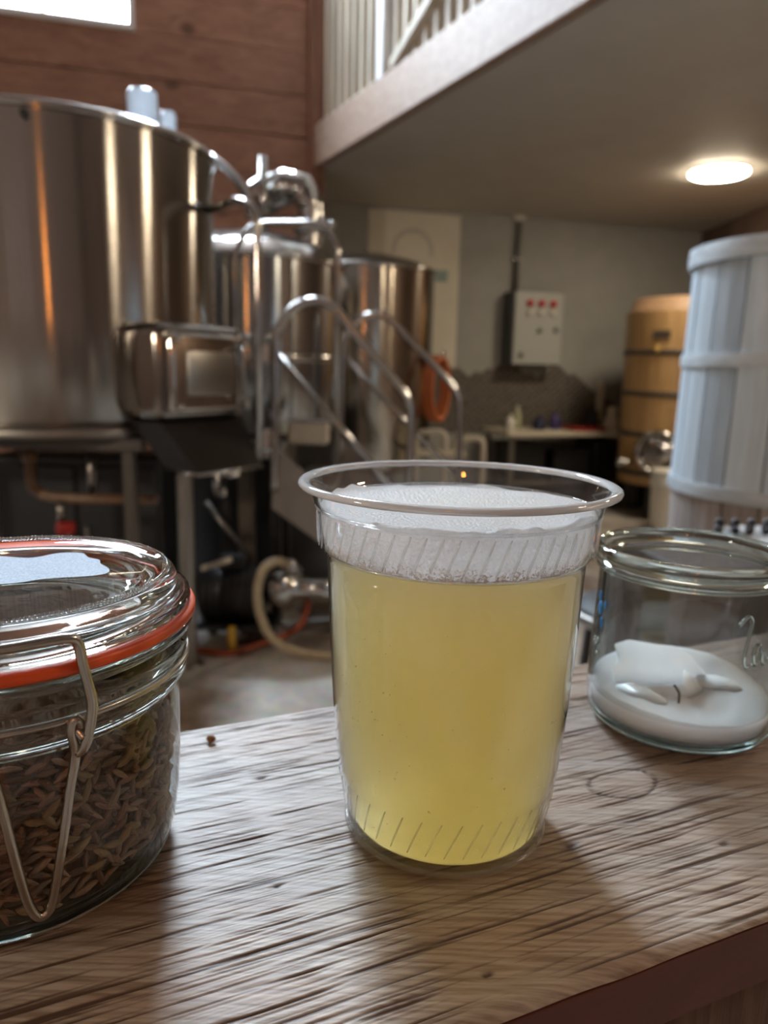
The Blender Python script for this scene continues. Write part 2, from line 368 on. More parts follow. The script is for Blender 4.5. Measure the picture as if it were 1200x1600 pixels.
# amber pendant over the bar, behind the camera
pl_ = thing('amber_pendant', (-.25, -1.2, 1.8), 'amber glass pendant lamp on a long black cord over the bar', 'lamp')
obj('cord', cyl((-.25, -1.2, 2.12), (-.25, -1.2, 5.93), .004, 8), plain('black cord', (.02, .02, .02), .6), pl_)
obj('socket', lathe((-.25, -1.2, 2.06), [(0, .08), (.02, .08), (.03, .05), (.03, 0), (0, 0)], 20), plain('black socket', (.02, .02, .02), .5), pl_)
obj('glass_shade', lathe((-.25, -1.2, 1.8), [(0, 0), (.035, .01), (.05, .06), (.05, .20), (.03, .26), (0, .262)], 28), emit('glowing amber glass', (1.0, .33, .06), 26), pl_)

gp = thing('fill_globe', (-2.9, -.45, 1.98), 'unseen glowing globe added as warm front fill', 'lamp')  # added out of view to give the foreground warm fill
obj('cord', cyl((-2.9, -.45, 2.24), (-2.9, -.45, 5.93), .004, 8), plain('black cord', (.02, .02, .02), .6), gp)
obj('socket', lathe((-2.9, -.45, 2.20), [(0, .06), (.03, .06), (.045, .03), (.045, 0), (0, 0)], 20), plain('black socket', (.02, .02, .02), .5), gp)
obj('globe', sphere((-2.9, -.45, 2.10), .12, 24, 16), emit('warm fill glow', (1.0, .86, .68), 200), gp)

# ------------------------------------------------------------------ bar ledge
LZ = 1.10
LU = ang(23.6); LN = Vector((LU.y, -LU.x, 0)); LO = Vector((-.021, .325, 0)); LW = .177     # back edge point, along, towards camera
def lpt(s, w, z): return LO+LU*s+LN*w+Vector((0, 0, z))
def noise1(n, step, seed):
    g = np.random.default_rng(seed); k = int(n/step)+4; v = g.normal(size=k); x = np.arange(n)/step; i = x.astype(int); t = x-i; t = t*t*(3-2*t)
    return v[i]*(1-t)+v[i+1]*t
def noise2(ns, nw, ss, sw, seed):
    g = np.random.default_rng(seed); a = int(ns/ss)+4; b_ = int(nw/sw)+4; v = g.normal(size=(a, b_))
    x = np.arange(ns)/ss; i = x.astype(int); t = x-i; t = (t*t*(3-2*t))[:, None]
    y = np.arange(nw)/sw; j = y.astype(int); u = y-j; u = (u*u*(3-2*u))[None, :]
    A, B, C_, D = v[np.ix_(i, j)], v[np.ix_(i+1, j)], v[np.ix_(i, j+1)], v[np.ix_(i+1, j+1)]
    return (A*(1-t)+B*t)*(1-u)+(C_*(1-t)+D*t)*u
S0, S1, DS, DW = -.42, .62, .0016, .00030
ns, nw = int((S1-S0)/DS)+1, int(LW/DW)+1
sv = S0+np.arange(ns)*DS; wv = np.arange(nw)*DW
# grain: narrow grooves that run along the board and wander a little
wander = (noise1(ns, 60, 3)*.0008+noise1(ns, 22, 4)*.0002)[:, None]
def streak(sw, ss, seed):
    base = noise2(ns, nw+160, ss, sw, seed)
    out = np.empty((ns, nw)); shift = 80+wander[:, 0]/DW
    for q in range(ns):
        xs = np.arange(nw)+shift[q]; i = xs.astype(int); t = xs-i; out[q] = base[q, i]*(1-t)+base[q, i+1]*t
    return out
g1 = streak(1.9, 17, 21); g2 = streak(5, 44, 22); g3 = streak(22, 80, 23); g4 = streak(1.35, 9, 24)
gro = np.clip(-(g1*.80+g2*.40+g4*.45)-.30, 0, 1.5)         # groove depth
hgt = -.00030*gro+.00006*g3+.00005*g4
# knot ring and two small pits
Pk = Vector((.0955, .262, 0))-LO; ks, kw = Pk.dot(LU), Pk.dot(LN)
ds, dw = (sv-ks)[:, None], (wv-kw)[None, :]
rad = np.sqrt((ds/.0145)**2+(dw/.0088)**2)+.06*np.sin(3*np.arctan2(dw, ds))
ring = np.exp(-((rad-1)/.05)**2)
hgt -= .0005*ring; gro = gro+1.3*ring
for px, py, pr in ((.0655, .2225, .0016), (.118, .226, .0011), (.03, .168, .0009), (-.03, .2, .0009), (-.045, .26, .001)):
    q = Vector((px, py, 0))-LO; e_ = np.exp(-(((sv-q.dot(LU))/(pr*1.6))[:, None]**2+((wv-q.dot(LN))/pr)[None, :]**2)); hgt -= .0008*e_; gro = gro+1.5*e_
edge_f = np.clip((wv-(LW-.004))/.004, 0, 1)[None, :]; edge_b = np.clip((.003-wv)/.003, 0, 1)[None, :]
hgt = hgt-(.0018*edge_f**2+.0012*edge_b**2)*(1+.1*noise1(ns, 12, 9))[:, None]
X = LO.x+LU.x*sv[:, None]+LN.x*wv[None, :]; Y = LO.y+LU.y*sv[:, None]+LN.y*wv[None, :]; Z = LZ+hgt-.00005
bl = thing('bar_ledge', lpt(.1, LW/2, 0), 'weathered brown plank bar ledge with dark red edge under cup and jars', 'bar ledge')
me = bpy.data.meshes.new('top_board'); nv = ns*nw
co = np.stack([X, Y, Z], -1).reshape(-1, 3)-np.array(ORG[bl]); me.vertices.add(nv); me.vertices.foreach_set('co', co.ravel())
I = (np.arange(ns-1)[:, None]*nw+np.arange(nw-1)[None, :]).ravel(); quads = np.stack([I, I+1, I+nw+1, I+nw], -1)
me.loops.add(quads.size); me.loops.foreach_set('vertex_index', quads.ravel().astype(np.int32)); me.polygons.add(len(quads))
me.polygons.foreach_set('loop_start', (np.arange(len(quads))*4).astype(np.int32)); me.update(calc_edges=True); me.validate()
at = me.attributes.new('groove', 'FLOAT', 'POINT'); at.data.foreach_set('value', gro.ravel().astype(np.float32))
me.polygons.foreach_set('use_smooth', [True]*len(me.polygons))
mt, nt, b = nodes('weathered plank'); N = nt.nodes; L = nt.links
atn = N.new('ShaderNodeAttribute'); atn.attribute_name = 'groove'
tc = N.new('ShaderNodeTexCoord'); mp = N.new('ShaderNodeMapping'); mp.inputs['Rotation'].default_value = (0, 0, -math.radians(23.6)); mp.inputs['Scale'].default_value = (40, 620, 300)
L.new(tc.outputs['Object'], mp.inputs[0]); no = N.new('ShaderNodeTexNoise'); no.inputs['Scale'].default_value = 1; no.inputs['Detail'].default_value = 6; L.new(mp.outputs[0], no.inputs['Vector'])
mp2 = N.new('ShaderNodeMapping'); mp2.inputs['Rotation'].default_value = (0, 0, -math.radians(23.6)); mp2.inputs['Scale'].default_value = (12, 45, 40); L.new(tc.outputs['Object'], mp2.inputs[0])
nb = N.new('ShaderNodeTexNoise'); nb.inputs['Scale'].default_value = 1; nb.inputs['Detail'].default_value = 4; L.new(mp2.outputs[0], nb.inputs['Vector'])
cr = N.new('ShaderNodeValToRGB'); e = cr.color_ramp.elements; e[0].position = .34; e[0].color = (.225, .172, .132, 1); e[1].position = .62; e[1].color = (.42, .365, .315, 1); L.new(no.outputs['Fac'], cr.inputs['Fac'])
cb = N.new('ShaderNodeValToRGB'); e = cb.color_ramp.elements; e[0].position = .35; e[0].color = (.85, .72, .63, 1); e[1].position = .65; e[1].color = (1, 1, 1, 1); L.new(nb.outputs['Fac'], cb.inputs['Fac'])
mu = N.new('ShaderNodeMix'); mu.data_type = 'RGBA'; mu.blend_type = 'MULTIPLY'; mu.inputs['Factor'].default_value = 1; L.new(cr.outputs['Color'], mu.inputs['A']); L.new(cb.outputs['Color'], mu.inputs['B'])
mg = N.new('ShaderNodeMapRange'); mg.inputs['From Max'].default_value = 1.0; L.new(atn.outputs['Fac'], mg.inputs['Value'])
mx = N.new('ShaderNodeMix'); mx.data_type = 'RGBA'; mx.inputs['B'].default_value = (.075, .043, .028, 1); L.new(mg.outputs[0], mx.inputs['Factor']); L.new(mu.outputs['Result'], mx.inputs['A'])
L.new(mx.outputs['Result'], b.inputs['Base Color']); b.inputs['Roughness'].default_value = .5; b.inputs['Specular IOR Level'].default_value = .45
bp = N.new('ShaderNodeBump'); bp.inputs['Strength'].default_value = .25; bp.inputs['Distance'].default_value = .0006; L.new(no.outputs['Fac'], bp.inputs['Height']); L.new(bp.outputs[0], b.inputs['Normal'])
me.materials.append(mt); o = bpy.data.objects.new('top_board', me); COL.objects.link(o); o.parent = bl; ORG[o] = ORG[bl]
M_edge = wood('dark red brown board edge', (.085, .024, .016), (.115, .036, .024), (2, 30, 30), .55, rnd=0, bump=.1)
M_clad = wood('rough sawn cladding', (.055, .03, .02), (.16, .10, .07), (60, 60, 2.5), .8, rnd=.2, bump=.8)
ra_l = math.radians(23.6); sm = (S0+S1)/2; sl = S1-S0
obj('board_edge', box(lpt(sm, LW/2, LZ-.0135), (sl, LW-.0006, .0215), ra_l, .001), M_edge, bl, False)
obj('core', box(lpt(sm, LW/2, .5375), (sl, LW-.05, 1.075), ra_l), M_trimwood, bl, False)
k = S0
while k < S1-.05:
    obj('cladding_board', box(lpt(k+.0645, LW-.014, .537), (.127, .018, 1.074), ra_l, .002), M_clad, bl, False, origin=lpt(k+.0645, LW-.014, 0))
    obj('cladding_board', box(lpt(k+.0645, .014, .537), (.127, .018, 1.074), ra_l, .002), M_clad, bl, False, origin=lpt(k+.0645, .014, 0)); k += .13
# dry crumb on the ledge
o = obj('wood_crumb', sphere((-.0705, .2865, LZ+.0016), .0019, 8, 6, 1.1, .8, .8), plain('brown crumb', (.22, .09, .04), .8, var=.4, scale=900), smooth=False)
tag(o, 'tiny brown crumb lying on the back edge of the ledge', 'crumb')

# ------------------------------------------------------------------ plastic cup of beer
CC = Vector((.0238, .2385, LZ+.0004))
cup = thing('beer_cup', CC, 'clear ribbed plastic cup of hazy yellow beer with white foam', 'cup')
CUP = [(0, .0030), (.026, .0032), (.0295, .0026), (.0312, .0004), (.0334, .0003), (.0346, .0016), (.0350, .0045), (.0351, .0062),
       (.0347, .0070), (.0352, .0100), (.0362, .0150), (.0370, .0195), (.0376, .0212), (.0386, .0290), (.0400, .0460), (.0412, .0690), (.0420, .0900), (.04235, .0975),
       (.0434, .0985), (.0444, .0995), (.0449, .1040), (.0455, .1105), (.0458, .1122), (.0464, .1128), (.0471, .1150), (.0477, .1172), (.0483, .1186)]
def dense(prof, h):
    out = [prof[0]]
    for a, b_ in zip(prof, prof[1:]):
        n = max(1, int(math.hypot(b_[0]-a[0], b_[1]-a[1])/h))
        for k in range(1, n+1): out.append((a[0]+(b_[0]-a[0])*k/n, a[1]+(b_[1]-a[1])*k/n))
    return out
def ribbed(c, prof, n, ribf):
    V, F = [], []
    for r, z in prof:
        for k in range(n):
            a = 2*math.pi*k/n; q = r+ribf(a, r, z); V.append((c[0]+q*math.cos(a), c[1]+q*math.sin(a), c[2]+z))
    for i in range(len(prof)-1):
        for k in range(n): F.append((i*n+k, i*n+(k+1) % n, (i+1)*n+(k+1) % n, (i+1)*n+k))
    return V, F
def rib(a, r, z): return 0
M_pet = thin('clear cup plastic', (.975, .98, .985), (.80, .84, .88), 1.55, .04, 2.0, milk=.025)
obj('cup_wall', ribbed(CC, dense(CUP, .002), 192, rib), M_pet, cup)
RIM = [(.0483, .1186), (.0490, .1192), (.0499, .1190), (.0508, .1184), (.0515, .1186), (.0518, .1194), (.0515, .1202), (.0506, .1207), (.0496, .1206), (.0487, .1202), (.0480, .1196)]
obj('cup_rim', lathe(CC, RIM, 192, closed=True), plain('clear rim plastic', (.90, .95, 1.0), .06, var=.02, Transmission_Weight=.5, IOR=1.5), cup)
M_rib = thin('rib plastic', (.985, .99, .99), (.94, .95, .95), 1.5, .06, 1.2, milk=.14)
def rib_mesh(r0, z0, r1, z1, tw, q):
    P = [Vector(((r0+(r1-r0)*t)*math.cos(tw*t), (r0+(r1-r0)*t)*math.sin(tw*t), z0+(z1-z0)*t)) for t in np.linspace(0, 1, 6)]
    return _mesh('rib', *tube(P, [q*.5, q, q, q, q, q*.5], 6), M_rib, True)
for rm, cnt in ((rib_mesh(.0452, .0998, .0458, .1108, .09, .00036), 62), (rib_mesh(.0354, .0076, .0376, .0205, .14, .00030), 38)):
    for k in range(cnt): place('rib', rm, CC, (0, 0, 2*math.pi*k/cnt), cup)
obj('neck_ring', lathe(CC, [(.0459+.0006*math.cos(t), .1122+.0005*math.sin(t)) for t in np.linspace(0, 2*math.pi, 8, endpoint=False)], 160, closed=True), M_rib, cup)
obj('step_ring', lathe(CC, [(.0425+.0005*math.cos(t), .0978+.0005*math.sin(t)) for t in np.linspace(0, 2*math.pi, 8, endpoint=False)], 160, closed=True), M_rib, cup)
obj('foot_ring', lathe(CC, [(.0345+.0009*math.cos(t), .0014+.0010*math.sin(t)) for t in np.linspace(0, 2*math.pi, 10, endpoint=False)], 160, closed=True), M_rib, cup)
obj('cup_base', lathe(CC, [(0, .0033), (.030, .0033), (.0325, .0036)], 96), thin('clear cup base', (.95, .95, .93), (.9, .9, .88), 1.5, .12, 16), cup)
# beer and foam inside
mt = thin('hazy beer', (1, 1, 1), (1, 1, 1), 1.34, .1, .25)
nt = mt.node_tree; vs = nt.nodes.new('ShaderNodeVolumeScatter'); vs.inputs['Color'].default_value = (1, 1, 1, 1); vs.inputs['Density'].default_value = 78; vs.inputs['Anisotropy'].default_value = .80
va_ = nt.nodes.new('ShaderNodeVolumeAbsorption'); va_.inputs['Color'].default_value = (1.0, .860, .27, 1); va_.inputs['Density'].default_value = 30
ad = nt.nodes.new('ShaderNodeAddShader'); nt.links.new(vs.outputs[0], ad.inputs[0]); nt.links.new(va_.outputs[0], ad.inputs[1])
nt.links.new(ad.outputs[0], [n for n in nt.nodes if n.type == 'OUTPUT_MATERIAL'][0].inputs['Volume'])
M_beer = mt
BEER = [(0, .0036), (.031, .0036), (.0342, .0046), (.0346, .0068), (.03505, .0100), (.03605, .0150), (.03685, .0195), (.03745, .0212), (.03845, .0290), (.03985, .0460), (.04105, .0690), (.04185, .0900), (.0420, .0972), (.0, .0974)]
obj('beer', lathe(CC, dense(BEER, .004), 128), M_beer, cup)
mt, nt, b = nodes('beer foam'); N = nt.nodes; L = nt.links
setc(b.inputs['Base Color'], (.95, .965, .985)); b.inputs['Roughness'].default_value = .5
tl_ = N.new('ShaderNodeBsdfTranslucent'); tl_.inputs['Color'].default_value = (.96, .98, 1.0, 1); ms = N.new('ShaderNodeMixShader'); ms.inputs[0].default_value = .60
L.new(b.outputs[0], ms.inputs[1]); L.new(tl_.outputs[0], ms.inputs[2]); L.new(ms.outputs[0], N['Material Output'].inputs[0])
tc = N.new('ShaderNodeTexCoord'); vo = N.new('ShaderNodeTexVoronoi'); vo.inputs['Scale'].default_value = 1100; vo.feature = 'SMOOTH_F1'; L.new(tc.outputs['Object'], vo.inputs['Vector'])
bp = N.new('ShaderNodeBump'); bp.inputs['Strength'].default_value = .9; bp.inputs['Distance'].default_value = .0008; bp.invert = True; L.new(vo.outputs['Distance'], bp.inputs['Height']); L.new(bp.outputs[0], b.inputs['Normal'])
M_foam = mt
nf = 180; V, F = [], []
fprof = [(0, .0976), (.03, .0975), (.0413, .0975), (.0417, .0984), (.0421, .0994), (.0427, .1005), (.0436, .1025), (.0443, .1050), (.0447, .1080)]
wob = noise1(nf*3, 9, 31)[nf:2*nf]; wob[-12:] = wob[-12:]*(np.linspace(1, 0, 12))+wob[0]*np.linspace(0, 1, 12)
wob2 = noise1(nf*3, 3, 32)[nf:2*nf]; wob2[-6:] = wob2[-6:]*np.linspace(1, 0, 6)+wob2[0]*np.linspace(0, 1, 6)
rows = []
for r, z in fprof: rows.append([(r, z)]*nf)
rows.append([(.0449, .1120+.0009*wob[k]+.0005*wob2[k]) for k in range(nf)])
rows.append([(.0442, .1128+.0009*wob[k]+.0005*wob2[k]) for k in range(nf)])
rows.append([(.0425, .1126+.0005*wob[k]) for k in range(nf)])
for r in (.038, .031, .023, .014, .006, .0005): rows.append([(r, .1122+.0004*math.sin(k*.35+r*300)*r/.04-.0006*(1-r/.044)) for k in range(nf)])
for rw in rows:
    for k, (r, z) in enumerate(rw):
        a = 2*math.pi*k/nf; V.append((CC.x+r*math.cos(a), CC.y+r*math.sin(a), CC.z+z))
for i in range(len(rows)-1):
    for k in range(nf): F.append((i*nf+k, i*nf+(k+1) % nf, (i+1)*nf+(k+1) % nf, (i+1)*nf+k))
foam = obj('foam', (V, F), M_foam, cup)
# bubbles clinging to the inside of the wall: foam bubbles in rows just above the beer, fine specks below
bub = []
g = random.Random(5)
M_bub = plain('pale bubble', (.95, .93, .75), .2, var=.03)
for i in range(260):
    a = math.radians(g.uniform(-165, -15)); z_ = .010+.072*g.random()**1.4
    rr = np.interp(z_, [p[1] for p in BEER[2:-1]], [p[0] for p in BEER[2:-1]])-.0001; q = g.uniform(.00008, .00030)
    bub.append(sphere((CC.x+rr*math.cos(a), CC.y+rr*math.sin(a), CC.z+z_), q, 6, 4))
tag(obj('bubbles', join(*bub), M_bub, cup), kind='stuff')
fb = []
for i in range(1500):
    a = math.radians(g.uniform(-175, -5)); h = g.random()**1.6; z_ = .0980+h*.0045
    rr = np.interp(z_, [.0975, .0985, .0994, .1005, .1025, .1050], [.0412, .0416, .0420, .0426, .0435, .0442]); q = g.uniform(.00018, .00042)*(1-.4*h)
    fb.append(sphere((CC.x+rr*math.cos(a), CC.y+rr*math.sin(a), CC.z+z_), q, 6, 4))
tag(obj('foam_bubbles', join(*fb), plain('foam bubble white', (.88, .88, .87), .3, var=.03), cup), kind='stuff')

# ------------------------------------------------------------------ clip-top jar of seeds
JL = Vector((-.115, .215, LZ+.0004))
jar = thing('clip_top_jar', JL, 'clip-top glass jar of brown seeds with orange gasket and wire bail', 'jar')
M_jarwall = thin('jar wall glass', (.95, .965, .965), (.55, .62, .63), 1.5, .02, 1.5, bump=.12)
M_jarglass = glass('thick jar glass', (.93, .97, .96), .0, 1.5, bump=.06)
WALL = [(.0500, .058), (.0506, .050), (.0503, .030), (.0495, .018), (.0482, .0085), (.0468, .0045)]
obj('jar_wall', lathe(JL, dense(WALL, .003), 160), M_jarwall, jar)
NECK = [(.0506, .0565), (.0518, .0585), (.0532, .0605), (.0530, .0632), (.0514, .0652), (.0514, .0662), (.0536, .0690), (.0537, .0712), (.0522, .0730), (.0524, .0742), (.0552, .0752), (.0554, .0778), (.0490, .0780), (.0470, .0770), (.0468, .0600), (.0488, .0567)]
obj('jar_neck', lathe(JL, NECK, 160, closed=True), M_jarglass, jar)
BASE = [(.0, .0005), (.036, .0005), (.041, .0001), (.0448, .0010), (.0468, .0035), (.0472, .0055), (.0462, .0068), (.0440, .0066), (.038, .0052), (.0, .0048)]
obj('jar_base', lathe(JL, BASE, 128), M_jarglass, jar)
obj('gasket', lathe(JL, [(.0480, .0785), (.0558, .0783), (.0564, .0790), (.0564, .0808), (.0558, .0815), (.0480, .0813)], 128, closed=True), plain('orange rubber', (.75, .10, .02), .4, var=.08), jar)
LID = [(.0, .0868), (.040, .0868), (.0455, .0850), (.0478, .0822), (.0545, .0820), (.0550, .0832), (.0546, .0850), (.0520, .0862), (.0508, .0866), (.0510, .0888), (.0505, .0905), (.0495, .0916), (.0478, .0922), (.0460, .0919), (.0440, .0914), (.0405, .0911), (.0400, .0906), (.0, .0906)]
lid = obj('lid', lathe(JL, LID, 160), glass('lid glass', (.95, .975, .98), 0, 1.5, bump=.04), jar)
bead = []
for k in range(260):
    a = 2*math.pi*k/260; bead.append(sphere((JL.x+.0480*math.cos(a), JL.y+.0480*math.sin(a), JL.z+.0925), .00062, 6, 4))
tag(obj('bead_ring', join(*bead), M_jarglass, lid), kind='stuff')
lab = [(-33, 10), (-30, 22), (-17, 27), (-3, 25.5), (4, 33), (12, 34), (17, 28), (22, 25), (24.5, 20), (29.5, 14), (31, 8.5), (27, 4.5), (14, 0), (7, -5.5), (-3, -8.5), (-16, -9), (-28, -4)]
lab = spline([(x*.93, y*.93, 0) for x, y in lab]+[(lab[0][0]*.93, lab[0][1]*.93, 0)], 5)[:-1]
mt, nt, b = nodes('pale blue speckled paper'); N = nt.nodes; L = nt.links
tc = N.new('ShaderNodeTexCoord'); no = N.new('ShaderNodeTexNoise'); no.inputs['Scale'].default_value = 1500; no.inputs['Detail'].default_value = 2; L.new(tc.outputs['Object'], no.inputs['Vector'])
cr = N.new('ShaderNodeValToRGB'); cr.color_ramp.elements[0].position = .35; cr.color_ramp.elements[0].color = (.34, .44, .56, 1); cr.color_ramp.elements[1].position = .65; cr.color_ramp.elements[1].color = (.52, .62, .74, 1)
L.new(no.outputs['Fac'], cr.inputs['Fac']); L.new(cr.outputs['Color'], b.inputs['Base Color']); b.inputs['Roughness'].default_value = .8
tag(obj('paper_label', prism([(JL.x+p.x/1000, JL.y+p.y/1000, JL.z+.09072) for p in lab], (0, 0, .0002)), mt, lid, False), 'pale blue speckled paper patch')
M_wire = steel('bail wire', (.50, .47, .42), .25)
def jc(r, a, z): a = math.radians(a); return (JL.x+r*math.cos(a), JL.y+r*math.sin(a), JL.z+z)
wa = [jc(.0490, -118, .0885), jc(.0560, -98, .0885), jc(.0575, -80, .0887), jc(.0582, -63.7, .0890), jc(.0583, -50, .0892), jc(.0583, -46.6, .0875), jc(.0580, -45.5, .0815), jc(.0580, -44.2, .0745), jc(.0578, -43.6, .0700), jc(.0572, -44.2, .0640), jc(.0560, -45.3, .0585), jc(.0545, -46.6, .0565), jc(.0538, -47.4, .0590), jc(.0548, -46.6, .0625), jc(.0566, -45.6, .0610)]
bail = obj('wire_bail', tube(fillet(spline(wa, 4), .001), .0014, 10), M_wire, jar)
wb = [jc(.0545, -45.0, .0610), jc(.0552, -46.0, .0650), jc(.0553, -47.4, .0660), jc(.0548, -48.2, .0630), jc(.0540, -47.2, .0560), jc(.0527, -48.8, .0460), jc(.0522, -52.3, .0280), jc(.0512, -55.2, .0145), jc(.0508, -57.2, .0112), jc(.0508, -59.6, .0114), jc(.0512, -61.8, .0165), jc(.0522, -64.2, .0310), jc(.0528, -66.2, .0460), jc(.0545, -67.6, .0560), jc(.0553, -68.4, .0630), jc(.0553, -69.6, .0655), jc(.0548, -70.4, .0620)]
obj('wire_lever', tube(spline(wb, 5), .0013, 10), M_wire, jar)
obj('neck_wire', tube([jc(.0534, a, .0655) for a in range(-180, 181, 4)], .0011, 8, False), M_wire, jar)

# seeds: ~300 of them against the glass one by one, the rest as one mass
def seed_mesh(k):
    gg = random.Random(100+k); V, F = sphere((0, 0, 0), 1, 6, 6); out = []
    L_, R_ = gg.uniform(2.7, 4.1)/1000, gg.uniform(.95, 1.4)/1000; bend = gg.uniform(-.0009, .0009)
    for x, y, z_ in V:
        tp = .75+.25*math.cos(z_*1.6+.5); out.append((z_*L_, x*R_*tp*(1+gg.uniform(-.15, .15))+bend*(1-z_*z_), y*R_*.85*tp*(1+gg.uniform(-.15, .15))))
    return out, F
M_seed = [wood('dried seed husk %s' % n, a, b_, (120, 700, 700), .75, rnd=.35, bump=.5) for n, a, b_ in (('brown', (.26, .16, .11), (.46, .33, .24)), ('dark brown', (.17, .10, .068), (.33, .22, .155)), ('straw', (.30, .22, .12), (.44, .34, .20)))]
seed_vf = [seed_mesh(k) for k in range(8)]
seed_me = [_mesh('dried_seed', *seed_vf[k], M_seed[(0, 0, 1, 0, 1, 0, 2, 1)[k]], True) for k in range(8)]
def inner(z_): return float(np.interp(z_, [.006, .0085, .018, .030, .050, .058], [.0445, .0468, .0480, .0488, .0492, .0486]))
def top_z(a, r): return .0545+.0030*math.sin(a*2+1)*r/.045+.001*math.sin(a*5)
gg = random.Random(42); placed = []
tries = 0
while len(placed) < 300 and tries < 60000:
    tries += 1
    a = math.radians(gg.uniform(-80, 22)); z_ = gg.uniform(.0090, .0555)
    if z_ > top_z(a, .045): continue
    p = Vector(((inner(z_)-.0021)*math.cos(a), (inner(z_)-.0021)*math.sin(a), z_))
    if any((p-q).length < .00330 for q in placed): continue
    placed.append(p)
for p in placed:
    a = math.atan2(p.y, p.x); t = Vector((-math.sin(a), math.cos(a), 0)); th = gg.choice([gg.uniform(-.8, .8), gg.uniform(-1.5, 1.5)]); d_ = (t*math.cos(th)+Vector((0, 0, 1))*math.sin(th)+Vector((math.cos(a), math.sin(a), 0))*gg.uniform(-.22, .16)).normalized()
    k = gg.randrange(8); o = place('dried_seed', seed_me[k], JL+p, d_.to_track_quat('X', 'Z').to_euler())
    tag(o, 'dried brown seed pressed against the clip-top jar glass', 'seed', 'dried seeds in the clip-top jar')
mass = []
for i in range(1500):
    a = gg.uniform(0, 2*math.pi); lay = gg.choice([.0034, .0050, .0066]); z_ = gg.uniform(.0085, .056)
    if i > 1150: r = .044*math.sqrt(gg.random()); z_ = top_z(a, r)-.002*gg.random()
    else:
        r = inner(z_)-lay
        if z_ > top_z(a, r): continue
    p = JL+Vector((r*math.cos(a), r*math.sin(a), z_)); q = Vector((gg.gauss(0, 1), gg.gauss(0, 1), gg.gauss(0, .5)))
    d_ = (q-Vector((math.cos(a), math.sin(a), 0))*q.dot(Vector((math.cos(a), math.sin(a), 0)))*.8).normalized(); R3 = d_.to_track_quat('X', 'Z').to_matrix()
    v, f = seed_vf[gg.randrange(8)]; mass.append(([tuple(p+R3 @ Vector(x)) for x in v], f))
mass.append(lathe(JL, [(0, .0075), (.039, .0075), (.0415, .02), (.0420, .045), (.040, .0515), (0, .0525)], 32))
o = obj('seed_mass', join(*mass), M_seed[0]); tag(o, 'dense mass of dried brown seeds filling the clip-top jar', 'seeds', kind='stuff')

# ------------------------------------------------------------------ small glass with candle wax
JR = Vector((.1365, .3185, LZ+.0004))
gj = thing('glass_votive_jar', JR, 'small round glass jar holding broken white candle wax', 'jar')
M_gw = thin('votive wall glass', (.95, .96, .955), (.36, .41, .41), 1.5, .02, 1.6, bump=.05)
M_gg = glass('votive thick glass', (.92, .965, .955), 0, 1.5)
WALL2 = [(.0385, .0735), (.0384, .066), (.0388, .055), (.0396, .040), (.0402, .024), (.0402, .014), (.0396, .008), (.0388, .0055)]
obj('jar_wall', lathe(JR, dense(WALL2, .002), 160), M_gw, gj)
obj('jar_wall_inner', lathe(JR, dense([(.0365, .0735), (.0364, .066), (.0368, .055), (.0375, .040), (.0381, .024), (.0381, .014)], .002), 160), M_gw, gj)
ringp = [(.0389+.0030*math.cos(t), .0775+.0042*math.sin(t)) for t in np.linspace(0, 2*math.pi, 18, endpoint=False)]
obj('jar_rim', lathe(JR, ringp, 160, closed=True), M_gg, gj)
obj('rim_bead', lathe(JR, [(.0388+.0010*math.cos(t), .0715+.0012*math.sin(t)) for t in np.linspace(0, 2*math.pi, 10, endpoint=False)], 160, closed=True), M_gg, gj)
BASE2 = [(0, .0012), (.028, .0012), (.0325, .0), (.0360, .0008), (.0384, .0034), (.0392, .0052), (.0384, .0058), (.0370, .0052), (.034, .0044), (0, .0042)]
obj('jar_base', lathe(JR, BASE2, 128), M_gg, gj)
# embossed script on the wall
def rc(a, z, r=None):
    rr = np.interp(z, [.024, .040, .055, .066], [.0403, .0397, .0389, .0385]) if r is None else r
    a = math.radians(a); return (JR.x+rr*math.cos(a), JR.y+rr*math.sin(a), JR.z+z)
scr = [(-82, .058), (-76, .062), (-73, .059), (-75, .052), (-77, .044), (-75, .0405), (-71, .042)]
scr2 = [(-64.5, .0490), (-68, .0495), (-70.5, .0455), (-69, .0415), (-66, .0425), (-64, .0475), (-63.8, .0432), (-61.5, .0412), (-58, .0435)]
scr3 = [(-56, .055), (-54.5, .0525), (-55.3, .046), (-54, .042), (-51, .0425)]
for q in (scr, scr2, scr3): obj('embossed_letter', tube(spline([rc(a, z_) for a, z_ in q], 6), .00075, 8), M_gg, gj)
bm_ = []
for a, z_, q in ((-176, .053, .0030), (-172, .047, .0022), (-179, .058, .002), (-170, .0555, .0016)): bm_.append(sphere(rc(a, z_), q, 10, 6, .25, .7, 1.2))
tag(obj('blue_smear', join(*bm_), plain('blue wax', (.02, .16, .42), .4, var=.3, scale=300), gj), 'blue smear on the glass')
bm_ = [sphere(rc(-175+g.uniform(-4, 4), .036+g.uniform(-.004, .004)), .0012, 8, 6) for i in range(5)]
obj('glass_blob', join(*bm_), M_gg, gj)
